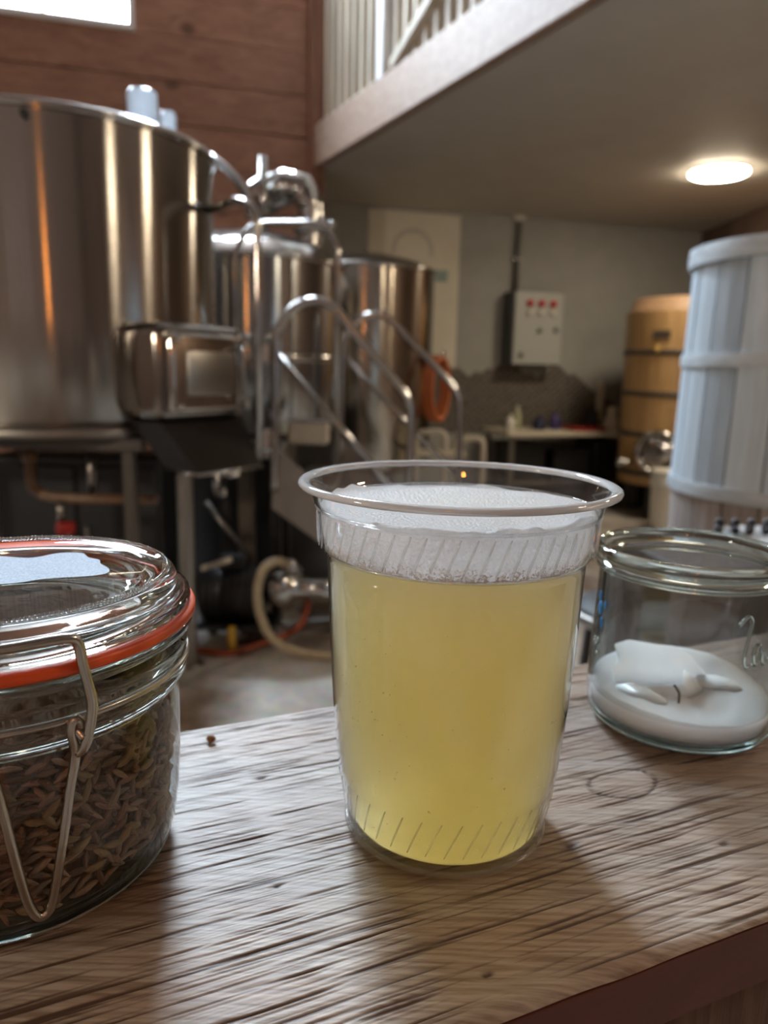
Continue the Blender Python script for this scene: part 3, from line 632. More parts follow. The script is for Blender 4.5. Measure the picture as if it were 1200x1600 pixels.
# wax
mt, nt, b = nodes('white candle wax'); setc(b.inputs['Base Color'], (.93, .95, .97)); b.inputs['Roughness'].default_value = .35; b.inputs['Subsurface Weight'].default_value = 1
b.inputs['Subsurface Radius'].default_value = (.95, .98, 1); b.inputs['Subsurface Scale'].default_value = .018
M_wax = mt
wx = thing('candle_wax', JR+Vector((0, 0, .0056)), 'broken white candle wax with jagged pieces inside the small glass', 'candle')
nr, na = 26, 120; V, F = [], []
def wax_h(x, y):
    a = math.atan2(y, x); r = math.hypot(x, y)/.0382
    h = .0115+.0040*r**3+.0016*math.sin(a*2+.6)*r*r
    h += (.0006*math.sin(x*190+1.3)*math.cos(y*170)+.0004*math.sin(x*410-y*330))*(1-.6*r)
    if y > .004: h += .006*((y-.004)/.034)*r
    return h
for i in range(nr+1):
    for k in range(na):
        a = 2*math.pi*k/na; r = .0378*i/nr if i < nr else .0379; x, y = r*math.cos(a), r*math.sin(a); V.append((JR.x+x, JR.y+y, JR.z+wax_h(x, y)))
for i in range(nr):
    for k in range(na): F.append((i*na+k, (i+1)*na+k, (i+1)*na+(k+1) % na, i*na+(k+1) % na))
b0 = len(V)
for r, z_ in ((.0380, .0100), (.0370, .0062), (.0, .0056)):
    for k in range(na): a = 2*math.pi*k/na; V.append((JR.x+r*math.cos(a), JR.y+r*math.sin(a), JR.z+z_))
prev = nr*na
for j in range(3):
    for k in range(na): F.append((prev+k, b0+j*na+k, b0+j*na+(k+1) % na, prev+(k+1) % na))
    prev = b0+j*na
obj('wax_pool', (V, F), M_wax, wx)
def shard(poly2, c, rz, tilt, thick, bulge=0):
    R3 = Matrix.Rotation(rz, 4, 'Z') @ Matrix.Rotation(tilt, 4, 'X')
    P = [Vector(c)+(R3 @ Vector((x/1000, 0, y/1000))) for x, y in poly2]; tv = (R3 @ Vector((0, thick/1000, 0)))
    bm = bmesh.new(); v, f = prism(P, tv); vs = [bm.verts.new(x) for x in v]; [bm.faces.new([vs[i] for i in q]) for q in f]
    bmesh.ops.bevel(bm, geom=list(bm.edges), offset=.0005, segments=2, affect='EDGES'); bm.verts.index_update()
    out = [x.co[:] for x in bm.verts], [tuple(x.index for x in q.verts) for q in bm.faces]; bm.free(); return out
obj('wax_shard', shard([(-25, -1), (-26, 7), (-22, 10), (-24, 18), (-17, 20), (-5, 18), (5, 17), (12, 13), (17, 6), (22, -1)], (JR.x-.001, JR.y+.008, JR.z+.0135), .06, -.42, 2.6), M_wax, wx)
obj('wax_shard', shard([(-12, -1), (-13, 4), (-6, 7), (3, 5.5), (10, 3), (11, -2)], (JR.x-.019, JR.y-.009, JR.z+.0125), -.55, -.75, 3), M_wax, wx)
obj('wax_shard', shard([(-3, -2), (-4, 6), (0, 12), (3, 9), (8, 4), (12, -2)], (JR.x+.006, JR.y-.003, JR.z+.0125), .75, -.35, 1.6), M_wax, wx)
obj('wax_shard', shard([(-12, -1), (-9, 5), (0, 6.5), (9, 5), (14, -1)], (JR.x+.019, JR.y+.004, JR.z+.0135), -.45, -.8, 2.5), M_wax, wx)
obj('wick', tube(spline([(JR.x-.003, JR.y-.010, JR.z+.011), (JR.x-.0032, JR.y-.0102, JR.z+.016), (JR.x-.0045, JR.y-.0098, JR.z+.0185), (JR.x-.0055, JR.y-.009, JR.z+.020)], 4), .0006, 7), M_dark, wx)

# ------------------------------------------------------------------ mash tun (big brushed steel tank)
T1 = Vector((-1.297, 3.052, 0)); R1 = .590
t1 = thing('mash_tun', T1, 'large brushed steel brewing tank with rectangular side hatch beside the pine wall', 'tank')
obj('shell', lathe(T1, [(R1-.004, 1.035), (R1, 1.04), (R1, 1.4), (R1, 1.8), (R1, 2.035)], 128), M_steel_tank, t1)
obj('top_rim', lathe(T1, [(R1-.01, 2.030), (R1+.010, 2.030), (R1+.013, 2.037), (R1+.013, 2.048), (R1+.008, 2.055), (R1-.01, 2.055)], 128, closed=True), M_steel, t1)
obj('dome', lathe(T1, [(R1-.005, 2.05), (.5, 2.060), (.36, 2.070), (.2, 2.080), (.0, 2.085)], 96), M_steel, t1)
obj('base_ring', lathe(T1, [(R1-.03, .995), (R1+.022, .995), (R1+.022, 1.034), (R1-.03, 1.034)], 128, closed=True), M_steel_dull, t1)
obj('bottom', lathe(T1, [(R1-.02, .998), (.3, .93), (.0, .90)], 64), M_dark, t1)
for a in (-12, 78, 168, 258):
    p = T1+ang(a)*.50; lg = obj('leg', lathe(p, [(.033, .012), (.033, 1.0)], 20), M_steel_dull, t1)
    obj('foot', lathe(p, [(0, 0), (.06, 0), (.06, .010), (.034, .014)], 20), M_steel_dull, lg)
# bolt below the rim
d_ = (Vector((-1.148, 2.5, 0))-T1).normalized(); p = T1+d_*R1+Vector((0, 0, 2.005))
obj('port', cyl(p-d_*.01, p+d_*.02, .012), M_dark, t1)
# hatch: a rounded box that stands off the shell, with lid plate, handle and hinge
hn = Vector((.85, -.527, 0)).normalized(); ht = Vector((-hn.y, hn.x, 0)); hc = T1+hn*(R1+.10)+Vector((0, 0, 1.225))
ha = math.atan2(hn.y, hn.x)
hatch = obj('hatch_frame', box(hc-hn*.02, (.22, .42, .335), ha, .045, seg=4), steel('hatch steel', (.26, .24, .22), .14), t1, auto=40)
obj('hatch_door', box(hc+hn*.092, (.030, .35, .265), ha, .014, seg=3), steel('mirror steel', (.55, .53, .49), .07), hatch, auto=40)
obj('hatch_recess', box(hc+hn*.112, (.016, .22, .15), ha, .007, seg=2), M_steel_dull, hatch, auto=40)
hp = hc+hn*.125
obj('hatch_handle', tube(fillet([hp+ht*.13+Vector((0, 0, .09))-hn*.02, hp+ht*.13+Vector((0, 0, .09))+hn*.02, hp+ht*.13-Vector((0, 0, .09))+hn*.02, hp+ht*.13-Vector((0, 0, .09))-hn*.02], .012), .007, 8), M_steel, hatch)
for zz in (.115, -.115):
    obj('hinge', cyl(hc+hn*.10+ht*.19+Vector((0, 0, zz-.02)), hc+hn*.10+ht*.19+Vector((0, 0, zz+.02)), .012), M_steel, hatch)
    obj('clamp_knob', sphere(hc+hn*.118-ht*.15+Vector((0, 0, zz)), .014, 12, 8), M_steel, hatch)
# chute under the hatch
c0 = hc-Vector((0, 0, .165))
ch = [c0-ht*.20-hn*.08, c0+ht*.20-hn*.08, c0+ht*.20+hn*.07, c0-ht*.20+hn*.07]
lo = [q+hn*.13-Vector((0, 0, .17)) for q in ch]; lo = [lo[0]+ht*.05, lo[1]-ht*.04, lo[2]-ht*.04, lo[3]+ht*.05]
V = [tuple(q) for q in ch+lo]; F = [(0, 1, 5, 4), (1, 2, 6, 5), (2, 3, 7, 6), (3, 0, 4, 7)]
obj('chute', (V, F), steel('dark chute steel', (.05, .045, .04), .3), t1, False)
obj('chute_lip', tube([*lo, lo[0]], .006, 6), M_steel, t1)
# pipe that leaves the top rim, handrail on the right side
obj('spray_pipe', tube(spline([(-.92, 3.42, 2.14), (-.80, 3.40, 2.135), (-.69, 3.35, 2.06), (-.62, 3.3, 1.97), (-.585, 3.25, 1.86)], 6), .019, 12), M_steel, t1)
hr = fillet([(-.74, 3.10, 1.845), (-.56, 2.84, 1.845), (-.478, 2.80, 1.80), (-.477, 2.80, 1.6), (-.484, 2.80, .90)], .10, 8)
obj('side_handrail', tube(hr, .0155, 12), M_steel, t1)
for zz in (1.30, .98): obj('rail_bracket', box((-.462, 2.83, zz), (.05, .06, .075), 0, .006), M_steel, t1, False)
# clear cap standing on the dome
cp = Vector((-1.00, 3.20, 2.072)); sg = thing('sight_glass', cp, 'translucent whitish cylinder cap standing on the big tank dome', 'cap')
M_frost = thin('frosted clear cylinder', (.72, .78, .84), (.5, .56, .62), 1.5, .15, 1.5, milk=.45)
obj('cylinder', lathe(cp, [(0, .0), (.058, .0), (.060, .02), (.058, .235), (.052, .242), (0, .244)], 32), M_frost, sg)
obj('side_cap', lathe(cp+Vector((.095, .02, 0)), [(0, .0), (.030, .0), (.031, .16), (.025, .175), (0, .177)], 24), M_frost, sg)

# ------------------------------------------------------------------ under the tun: stand, pipes, pump
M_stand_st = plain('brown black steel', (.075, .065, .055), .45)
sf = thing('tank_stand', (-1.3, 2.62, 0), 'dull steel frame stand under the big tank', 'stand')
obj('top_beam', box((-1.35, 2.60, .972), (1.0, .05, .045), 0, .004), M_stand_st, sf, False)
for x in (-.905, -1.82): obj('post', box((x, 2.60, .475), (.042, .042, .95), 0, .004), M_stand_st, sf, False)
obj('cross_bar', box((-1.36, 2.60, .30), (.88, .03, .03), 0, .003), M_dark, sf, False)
M_copper = plain('brown pipe', (.20, .12, .07), .4, var=.15)
pp = thing('drain_pipe', (-1.25, 2.72, .74), 'brown drain pipe with red valve handle under the big tank', 'pipe')
obj('pipe', tube(fillet([(-1.33, 2.75, .93), (-1.33, 2.74, .765), (-1.20, 2.72, .752), (-.845, 2.70, .758)], .09, 8), .020, 12), M_copper, pp)
obj('valve_stem', cyl((-1.205, 2.70, .745), (-1.205, 2.70, .66), .014), M_steel_dull, pp)
obj('valve_handle', box((-1.185, 2.69, .645), (.07, .03, .05), .3, .012, seg=2), plain('red valve plastic', (.35, .02, .015), .4), pp)
obj('drop_pipe', cyl((-1.10, 2.75, .93), (-1.10, 2.74, .77), .016), M_steel_dull, pp)
obj('elbow', sphere((-1.33, 2.75, .90), .03, 12, 8), M_copper, pp)
bc = thing('shade_equipment_box', (-1.32, 3.28, 0), 'black box added for the shade and black equipment under the big tank', 'cabinet')  # black stand-in for equipment, added to keep the shade under the tank dark
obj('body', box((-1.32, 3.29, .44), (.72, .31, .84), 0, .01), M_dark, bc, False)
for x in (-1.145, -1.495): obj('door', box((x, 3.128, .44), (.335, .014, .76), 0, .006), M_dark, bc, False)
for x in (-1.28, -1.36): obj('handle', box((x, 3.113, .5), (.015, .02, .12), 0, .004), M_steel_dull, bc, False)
# platform behind the tanks
pf = thing('brewing_platform', (-.64, 3.58, 0), 'dark steel brewing platform between the tanks and the stair', 'platform')
obj('deck', box((-.64, 3.58, .86), (.33, .54, .035), 0, .004), M_steel_dull, pf, False)
obj('deck_edge', box((-.472, 3.58, .80), (.018, .52, .14), 0, .003), M_steel_dull, pf, False)
for x, y in ((-.52, 3.50), (-.52, 3.80), (-.76, 3.50), (-.76, 3.80)): obj('post', box((x, y, .42), (.05, .05, .84), 0, .004), M_dark, pf, False)
# column and braces near the pump
cl = thing('support_column', (-.652, 3.45, 0), 'brown grey steel column behind the pump', 'column')
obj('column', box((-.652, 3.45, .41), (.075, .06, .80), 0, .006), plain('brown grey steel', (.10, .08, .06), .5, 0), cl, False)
obj('foot', box((-.652, 3.45, .008), (.14, .12, .016), 0, .003), M_steel_dull, cl, False)
obj('brace', cyl((-.84, 3.42, .62), (-.64, 3.41, .37), .012), M_steel_dull, cl)
pu = thing('transfer_pump', (-.66, 3.2, 0), 'black pump with steel head and yellow foot beneath the big tank', 'pump')
M_yellow = plain('yellow paint', (.55, .33, .04), .5)
mo = obj('motor', tube([(-.83, 3.27, .23), (-.82, 3.27, .23), (-.55, 3.27, .23), (-.54, 3.27, .23)], [.10, .125, .125, .10], 28), M_dark, pu)
for i in range(8): obj('cooling_fin', lathe((0, 0, 0), [(.123, -.004), (.134, -.004), (.134, .004), (.123, .004)], 20, closed=True), M_dark, mo).matrix_local = Matrix.Translation(Vector((-.79+i*.032, 3.27, .23))-ORG[mo]) @ Matrix.Rotation(math.pi/2, 4, 'Y')
obj('base_plate', box((-.66, 3.27, .09), (.36, .22, .02), 0, .004), M_dark, pu, False)
obj('foot', box((-.665, 3.12, .058), (.035, .035, .115), 0, .006), M_yellow, pu, False)
for x, y in ((-.80, 3.34), (-.52, 3.34)): obj('foot', box((x, y, .04), (.04, .04, .08), 0, .004), M_dark, pu, False)
obj('pump_head', tube([(-.54, 3.25, .26), (-.49, 3.25, .26), (-.42, 3.25, .26), (-.40, 3.25, .26), (-.30, 3.22, .27), (-.22, 3.20, .275)], [.05, .10, .10, .06, .05, .05], 24), M_steel, pu)
obj('junction_box', box((-.68, 3.25, .38), (.12, .10, .06), 0, .01), M_dark, pu, False)
obj('lever', tube([(-.785, 3.10, .385), (-.655, 3.10, .43)], .012, 10), M_cream, pu)
obj('valve', join(cyl((-.73, 3.12, .79), (-.62, 3.12, .80), .013), cyl((-.72, 3.12, .70), (-.72, 3.12, .82), .018), sphere((-.69, 3.10, .72), .022, 10, 8)), M_steel, t1)
h = thing('beige_hose', (-.4, 3.03, 0), 'beige hose looping from the pump onto the floor', 'hose')
M_hose = plain('beige hose rubber', (.42, .34, .22), .5)
obj('hose', tube(spline([(-.40, 3.19, .375), (-.455, 3.10, .425), (-.51, 3.06, .40), (-.535, 3.05, .31), (-.525, 3.05, .20), (-.48, 3.05, .10), (-.40, 3.05, .045), (-.30, 3.05, .022), (-.18, 3.05, .020), (.1, 3.1, .020), (.4, 3.2, .02)], 8), .020, 12), M_hose, h)
obj('coupling', cyl((-.385, 3.20, .35), (-.42, 3.155, .41), .027), M_steel, h)
h = thing('red_hose', (-.45, 3.3, 0), 'red orange hose curled on the floor behind the beige hose', 'hose')
obj('hose', tube(spline([(-.36, 3.33, .24), (-.345, 3.28, .18), (-.36, 3.22, .11), (-.43, 3.2, .055), (-.53, 3.17, .024), (-.66, 3.06, .016), (-.85, 3.10, .016)], 8), .014, 10), plain('red orange rubber', (.36, .07, .025), .5), h)
obj('clamp', cyl((-.362, 3.335, .245), (-.350, 3.30, .20), .018), M_steel, h)

# ------------------------------------------------------------------ kettle with vent elbow, third tank
T2 = Vector((-.79, 4.38, 0)); R2 = .52
t2 = thing('brew_kettle', T2, 'steel brew kettle with a curved vent elbow on its dome', 'tank')
obj('shell', lathe(T2, [(R2-.004, .90), (R2, .905), (R2, 1.3), (R2, 1.80)], 96), steel('kettle steel', (.42, .44, .45), .15, .93, rot=.25), t2)
obj('top_rim', lathe(T2, [(R2-.01, 1.795), (R2+.012, 1.795), (R2+.012, 1.82), (R2-.01, 1.82)], 96, closed=True), M_steel, t2)
obj('dome', lathe(T2, [(R2+.002, 1.818), (R2-.03, 1.86), (.40, 1.915), (.25, 1.965), (.13, 1.985)], 96), M_steel, t2)
obj('band', lathe(T2, [(R2+.001, 1.28), (R2+.008, 1.285), (R2+.008, 1.315), (R2+.001, 1.32)], 96), M_steel, t2)
va = T2+Vector((.34, .02, 0))
obj('vent_elbow', tube(spline([va+Vector((0, 0, 1.90)), va+Vector((0, 0, 2.05)), va+Vector((-.005, 0, 2.14)), va+Vector((-.05, .01, 2.22)), va+Vector((-.13, .03, 2.245)), va+Vector((-.24, .06, 2.215)), va+Vector((-.30, .08, 2.19))], 6), [.072]*12+[.08]*6+[.09]*6+[.10]*6+[.11]*7, 20), M_steel, t2)
obj('vent_flange', lathe(va, [(.072, 1.99), (.10, 1.99), (.10, 2.01), (.072, 2.01)], 28, closed=True), M_steel, t2)
obj('stand_pipe', cyl((-.70, 4.30, 1.97), (-.70, 4.30, 2.37), .024), M_steel, t2)
for i, (dx, dz) in enumerate(((-.13, 2.04), (.07, 2.05), (.12, 2.03))): obj('clamp', sphere(va+Vector((dx, -.06, dz)), .025, 12, 8), M_steel, t2)
obj('skirt', lathe(T2, [(R2-.03, .0), (R2-.03, .895)], 64), M_dark, t2)
mw = T2+Vector((.34, -.42, 1.16))
bx_ = thing('catch_tray', (-.39, 3.63, .88), 'cream tray box on the platform under the kettle', 'tray')
obj('tray', box((-.385, 3.70, .935), (.20, .14, .115), 0, .01), M_cream, bx_, False)
obj('tray_rim', box((-.385, 3.70, .995), (.22, .155, .014), 0, .004), M_steel, bx_, False)
T3 = Vector((-.17, 5.62, 0)); R3_ = .50
t3 = thing('whirlpool_tank', T3, 'steel tank with gold reflections standing behind the stair', 'tank')
obj('shell', lathe(T3, [(R3_-.004, .55), (R3_, .555), (R3_, 1.2), (R3_, 1.93)], 96), steel('third tank steel', (.46, .42, .36), .15, .93, rot=.25), t3)
obj('top_rim', lathe(T3, [(R3_-.01, 1.925), (R3_+.012, 1.925), (R3_+.012, 1.95), (R3_-.01, 1.95)], 96, closed=True), M_steel, t3)
obj('dome', lathe(T3, [(R3_, 1.948), (.40, 2.0), (.2, 2.05), (0, 2.06)], 64), M_steel, t3)
for a in (30, 120, 210, 300): obj('leg', lathe(T3+ang(a)*.42, [(.035, 0), (.035, .56)], 16), M_steel_dull, t3)
obj('bottom', lathe(T3, [(R3_-.005, .552), (.2, .45), (0, .43)], 48), M_steel_dull, t3)
# guard rail loop on the platform
gr = thing('guard_rail', (-.5, 3.85, .88), 'steel tube guard rail in front of the kettle dome', 'railing')
obj('rail', tube(fillet([(-.77, 3.815, .88), (-.77, 3.815, 1.80), (-.68, 3.815, 1.935), (-.335, 3.815, 1.945), (-.257, 3.815, 1.85), (-.262, 3.815, .714)], .07, 8), .0165, 12), M_steel, gr)
obj('lower_rail', cyl((-.77, 3.815, 1.40), (-.54, 3.815, 1.40), .012), M_steel, gr)
obj('post', cyl((-.66, 3.815, .88), (-.66, 3.815, 1.40), .012), M_steel, gr)

# ------------------------------------------------------------------ stair with two handrails
st = thing('platform_stair', (-.05, 3.7, 0), 'steel stair with two tube handrails leading up to the platform', 'stair')
for Y_ in (3.30, 4.10):
    k = 0 if Y_ < 3.6 else 1; dx = (0, .245)[k]
    P = [(-.50+dx, Y_, .90), (-.51+dx, Y_, .62), (.36+dx*.5, Y_, -.0), (.62+dx*.5, Y_, .0)]
    obj('stringer', prism(P, (0, .012, 0)), M_steel_dull, st, False)
r1 = [(-.500, 3.3, .70), (-.493, 3.3, .92), (-.491, 3.3, 1.342), (-.468, 3.3, 1.43), (-.407, 3.3, 1.505), (-.324, 3.3, 1.535), (-.241, 3.3, 1.51), (-.171, 3.3, 1.436), (0, 3.3, 1.240), (.073, 3.3, 1.157), (.100, 3.3, 1.110), (.108, 3.3, 1.05), (.112, 3.3, .866), (.118, 3.3, .20)]
obj('handrail', tube(spline(r1, 5), .0195, 12), M_steel, st)
obj('mid_rail', cyl((-.490, 3.3, 1.315), (.110, 3.3, .645), .014), M_steel, st)
r2 = [(-.255, 4.1, .75), (-.245, 4.1, 1.30), (-.212, 4.1, 1.456), (-.144, 4.1, 1.518), (-.076, 4.1, 1.536), (.011, 4.1, 1.512), (.17, 4.1, 1.36), (.333, 4.1, 1.197), (.385, 4.1, 1.13), (.403, 4.1, 1.06), (.410, 4.1, .777), (.415, 4.1, .12)]
obj('handrail', tube(spline(r2, 5), .0195, 12), M_steel, st)
obj('mid_rail', cyl((-.243, 4.1, 1.32), (.41, 4.1, .67), .014), M_steel, st)
tr_m = _mesh('tread', *box((0, 0, 0), (.20, .79, .025), 0, .003), M_steel_dull, False)
for i in range(4): place('tread', tr_m, (-.33+i*.20, 3.706, .70-i*.175), (0, 0, 0), st)

# ------------------------------------------------------------------ far side of the room
# tile splashback with zigzag top
M_tile = plain('grey brown glazed mosaic', (.17, .145, .12), .25, var=.35, scale=25)
def zig(s): return 1.34+.0*s-abs(((s-2.53+.9) % 1.8)-.9)*.62 if s > 2.46 else 1.27-.05*math.sin(s*9)
tl = thing('wall_tiles', bwall(1.9, .66), 'grey brown mosaic splashback with a zigzag top edge', 'tiles', kind='structure')
V, F = [], []; ts = .042; j = 0
z = .64
while z < 1.40:
    s = .95+(ts if j % 2 else 0)
    while s < 3.35:
        if z < zig(s):
            k = len(V); a = ts*.92; hgt_ = .030
            for ds_, dz_ in ((-a, 0), (0, -hgt_), (a, 0), (0, hgt_)): V.append(tuple(bwall(s+ds_, z+dz_, .002)))
            for ds_, dz_ in ((-a*.8, 0), (0, -hgt_*.8), (a*.8, 0), (0, hgt_*.8)): V.append(tuple(bwall(s+ds_, z+dz_, .011)))
            F += [(k+4, k+5, k+6, k+7)]+[(k+q, k+(q+1) % 4, k+4+(q+1) % 4, k+4+q) for q in range(4)]
        s += 2*ts
    z += .0325; j += 1
tag(obj('mosaic', (V, F), M_tile, tl, False), kind='stuff')
# poster with faint ring logo
po = thing('poster', bwall(.89, 1.30), 'tall cream paper banner with a faint round logo on the grey wall', 'poster')
obj('sheet', box(bwall(.92, 2.0, .008), (.92, .006, 1.44), math.radians(15.7), .001), plain('cream paper', (.80, .75, .62), .7, var=.04, scale=5), po, False)
M_faint = plain('faint grey print', (.62, .58, .49), .7, var=.05)
def ringmesh(s0, z0, r0, r1, a0, a1, d, n=40):
    V, F = [], []
    for i in range(n+1):
        a = math.radians(a0+(a1-a0)*i/n)
        for r in (r0, r1): V.append(tuple(bwall(s0+r*math.cos(a), z0+r*math.sin(a), d)))
        for r in (r0, r1): V.append(tuple(bwall(s0+r*math.cos(a), z0+r*math.sin(a), d-.002)))
    for i in range(n):
        b_ = i*4; F += [(b_, b_+4, b_+5, b_+1), (b_+2, b_+3, b_+7, b_+6), (b_, b_+2, b_+6, b_+4), (b_+1, b_+5, b_+7, b_+3)]
    return V, F
obj('ring_logo', ringmesh(.90, 2.36, .17, .215, -10, 190, .0135), M_faint, po, False)
obj('teal_mark', box(bwall(1.20, 2.15, .012), (.13, .003, .11), math.radians(15.7), .001), plain('pale teal print', (.30, .40, .37), .7), po, False)
# control panel
cpn = thing('control_panel', bwall(2.14, 1.32), 'grey wall control cabinet with three red lamps and knobs', 'control panel')
M_panel = plain('pale grey enamel', (.46, .47, .44), .4, var=.03)
obj('cabinet', box(bwall(2.14, 1.67, .12), (.53, .235, .72), math.radians(15.7), .006), plain('dark grey cabinet body', (.075, .08, .085), .45, var=.05), cpn, False)  # body is a darker grey than the door
dr = obj('door', box(bwall(2.15, 1.675, .245), (.52, .016, .70), math.radians(15.7), .006), M_panel, cpn, False)
M_redlamp = plain('red indicator lens', (.60, .03, .035), .3, var=.05)
for i in range(3):
    for (zz, r, mtx, nm) in ((1.915, .033, M_redlamp, 'indicator_lamp'), (1.83, .028, M_white, 'knob')):
        a = bwall(2.04+i*.125, zz, .252); obj(nm, cyl(a, a+BN*.03, r, 18), mtx, dr)
for s_, zz in ((2.165, 1.66), (2.34, 1.67), (1.975, 1.42)):
    a = bwall(s_, zz, .252); obj('knob', cyl(a, a+BN*.025, .026, 18), plain('grey knob', (.25, .25, .25), .4), dr)
cd = thing('conduit', bwall(1.98, 2.04), 'grey conduit rising from the control cabinet to the ceiling', 'conduit')
obj('tube', cyl(bwall(1.98, 2.03, .05), bwall(1.98, 2.74, .05), .024), plain('dark grey conduit', (.16, .16, .15), .5), cd)
obj('ceiling_fitting', lathe(bwall(1.98, 2.70, .05), [(.0, .05), (.07, .05), (.07, .035), (.03, .0)], 20), M_white, cd)
obj('wall_clip', box(bwall(1.98, 2.35, .03), (.08, .05, .02), math.radians(15.7), .003), M_steel_dull, cd, False)
# work table and what stands on it
wt = thing('work_table', bwall(2.3, 0, .42), 'cream topped work table below the control cabinet', 'table')
tz = .675
obj('table_top', box(bwall(2.36, tz, .445), (1.42, .64, .04), math.radians(15.7), .006), M_cream, wt, False)
for s_, d in ((1.72, .70), (3.0, .70), (1.72, .14), (3.0, .14)): obj('leg', box(bwall(s_, tz/2-.01, d), (.045, .045, tz-.02), math.radians(15.7), .004), M_steel_dull, wt, False)
obj('shelf', box(bwall(2.36, .2, .42), (1.3, .55, .02), math.radians(15.7), .003), M_steel_dull, wt, False)
def bottle(name, s_, d, r, h_, mtx, label, cat, capm=None):
    p = bwall(s_, tz+.0205, d); t = thing(name, p, label, cat)
    obj('body', lathe(p, [(0, 0), (r*.95, 0), (r, .01), (r, h_*.62), (r*.8, h_*.72), (r*.38, h_*.82), (r*.36, h_*.92), (0, h_*.92)], 20), mtx, t)
    obj('cap', lathe(p, [(0, h_*.90), (r*.42, h_*.90), (r*.42, h_), (0, h_)], 16), capm or M_white, t)
M_navy = plain('navy plastic', (.02, .025, .07), .4); M_purple = plain('violet plastic', (.06, .04, .16), .4); M_redp = plain('red plastic', (.45, .05, .04), .5)
bottle('spray_bottle', 1.73, .62, .045, .16, M_white, 'white plastic bottle on the near corner of the work table', 'bottle')
bottle('spray_bottle', 1.93, .35, .04, .22, plain('pale green plastic', (.42, .44, .28), .4), 'pale green bottle on the work table', 'bottle')
bottle('spray_bottle', 2.12, .45, .065, .14, M_navy, 'squat navy bottle on the work table', 'bottle', M_navy)
bottle('spray_bottle', 2.32, .40, .055, .17, M_purple, 'violet bottle on the work table', 'bottle', M_navy)
bottle('spray_bottle', 2.80, .30, .06, .24, M_dark, 'black bottle on the work table near the standpipe', 'bottle', M_dark)
t = thing('red_tray', bwall(2.58, tz+.0205, .52), 'flat red tray lying on the work table', 'tray')
obj('tray_base', box(bwall(2.58, tz+.030, .52), (.36, .26, .018), math.radians(15.7), .004), M_redp, t, False)
obj('tray_rim', join(*[box(bwall(2.58+a, tz+.043, .52+c), sz, math.radians(15.7), .002) for a, c, sz in ((0, .125, (.36, .012, .02)), (0, -.125, (.36, .012, .02)), (.174, 0, (.012, .24, .02)), (-.174, 0, (.012, .24, .02)))]), M_redp, t, False)
t = thing('cream_jug', bwall(2.90, tz+.0205, .50), 'cream plastic jug at the end of the work table', 'jug')
p = bwall(2.90, tz+.0205, .50)
obj('body', lathe(p, [(0, 0), (.075, 0), (.08, .015), (.075, .10), (.05, .14), (.05, .22), (.04, .235), (0, .235)], 24), M_cream, t)
obj('handle', tube(fillet([p+BU*.05+Vector((0, 0, .20)), p+BU*.10+Vector((0, 0, .19)), p+BU*.10+Vector((0, 0, .08)), p+BU*.07+Vector((0, 0, .06))], .02), .008, 8), M_cream, t)
t = thing('standpipe', bwall(3.02, 0, .06), 'cream plastic standpipe at the end of the work table', 'pipe')
obj('pipe', cyl(bwall(3.02, .01, .055), bwall(3.02, 1.17, .055), .045), M_cream, t); obj('coupling', cyl(bwall(3.02, .72, .055), bwall(3.02, .80, .055), .052), M_cream, t)
for i, (s_, w_, h_) in enumerate(((1.95, .34, .34), (2.42, .40, .28), (2.80, .26, .36))):
    t = thing('storage_crate', bwall(s_, .212, .42), ('wide dark crate on the table shelf near the tube frame cart', 'low black crate in the middle of the table shelf', 'narrow dark crate on the table shelf beside the standpipe')[i], 'crate')
    obj('crate_body', box(bwall(s_, .212+h_/2, .42), (w_, .40, h_), math.radians(15.7), .01), M_dark, t, False)
    obj('crate_rim', box(bwall(s_, .212+h_+.006, .42), (w_+.02, .42, .02), math.radians(15.7), .005), M_blackrub, t, False)
# cream tube frame cart and hanging orange hose
t = thing('tube_cart', (.47, 5.2, 0), 'cream tube frame cart standing beyond the stair', 'cart')
obj('frame_loop', tube(fillet([(.21, 5.1, .06), (.21, 5.1, .83), (.41, 5.1, .84), (.417, 5.1, .06)], .06, 6), .021, 10), M_cream, t)
obj('frame_loop', tube(fillet([(.49, 5.25, .06), (.49, 5.25, .775), (.695, 5.25, .785), (.70, 5.25, .06)], .06, 6), .021, 10), M_cream, t)
obj('cart_deck', box((.45, 5.175, .30), (.50, .26, .03), 0, .005), M_cream, t, False)
obj('upper_deck', box((.37, 5.175, .68), (.38, .24, .03), 0, .005), M_cream, t, False)
for x, y in ((.21, 5.1), (.417, 5.1), (.49, 5.25), (.70, 5.25)): obj('caster', sphere((x, y, .035), .035, 12, 8, .5, 1, 1), M_blackrub, t)
t = thing('orange_hose', (.42, 5.6, 1.0), 'coiled orange hose hung on the tank wall behind the stair', 'hose')
M_or = plain('orange hose rubber', (.62, .17, .05), .45)
hcx = T3+ang(-28)*(R3_+.05); hv = ang(62)
for k in range(3):
    obj('coil', tube([hcx+ang(-28)*(.015+.03*k)+hv*(.15*math.cos(a)+.0)+Vector((0, 0, 1.12+.22*math.sin(a))) for a in np.linspace(0, 2*math.pi, 33)], .015, 8, False), M_or, t)
obj('hook', tube(fillet([hcx-ang(-28)*.06+Vector((0, 0, 1.35)), hcx+ang(-28)*.09+Vector((0, 0, 1.35)), hcx+ang(-28)*.09+Vector((0, 0, 1.39))], .01), .008, 8), M_steel, t)

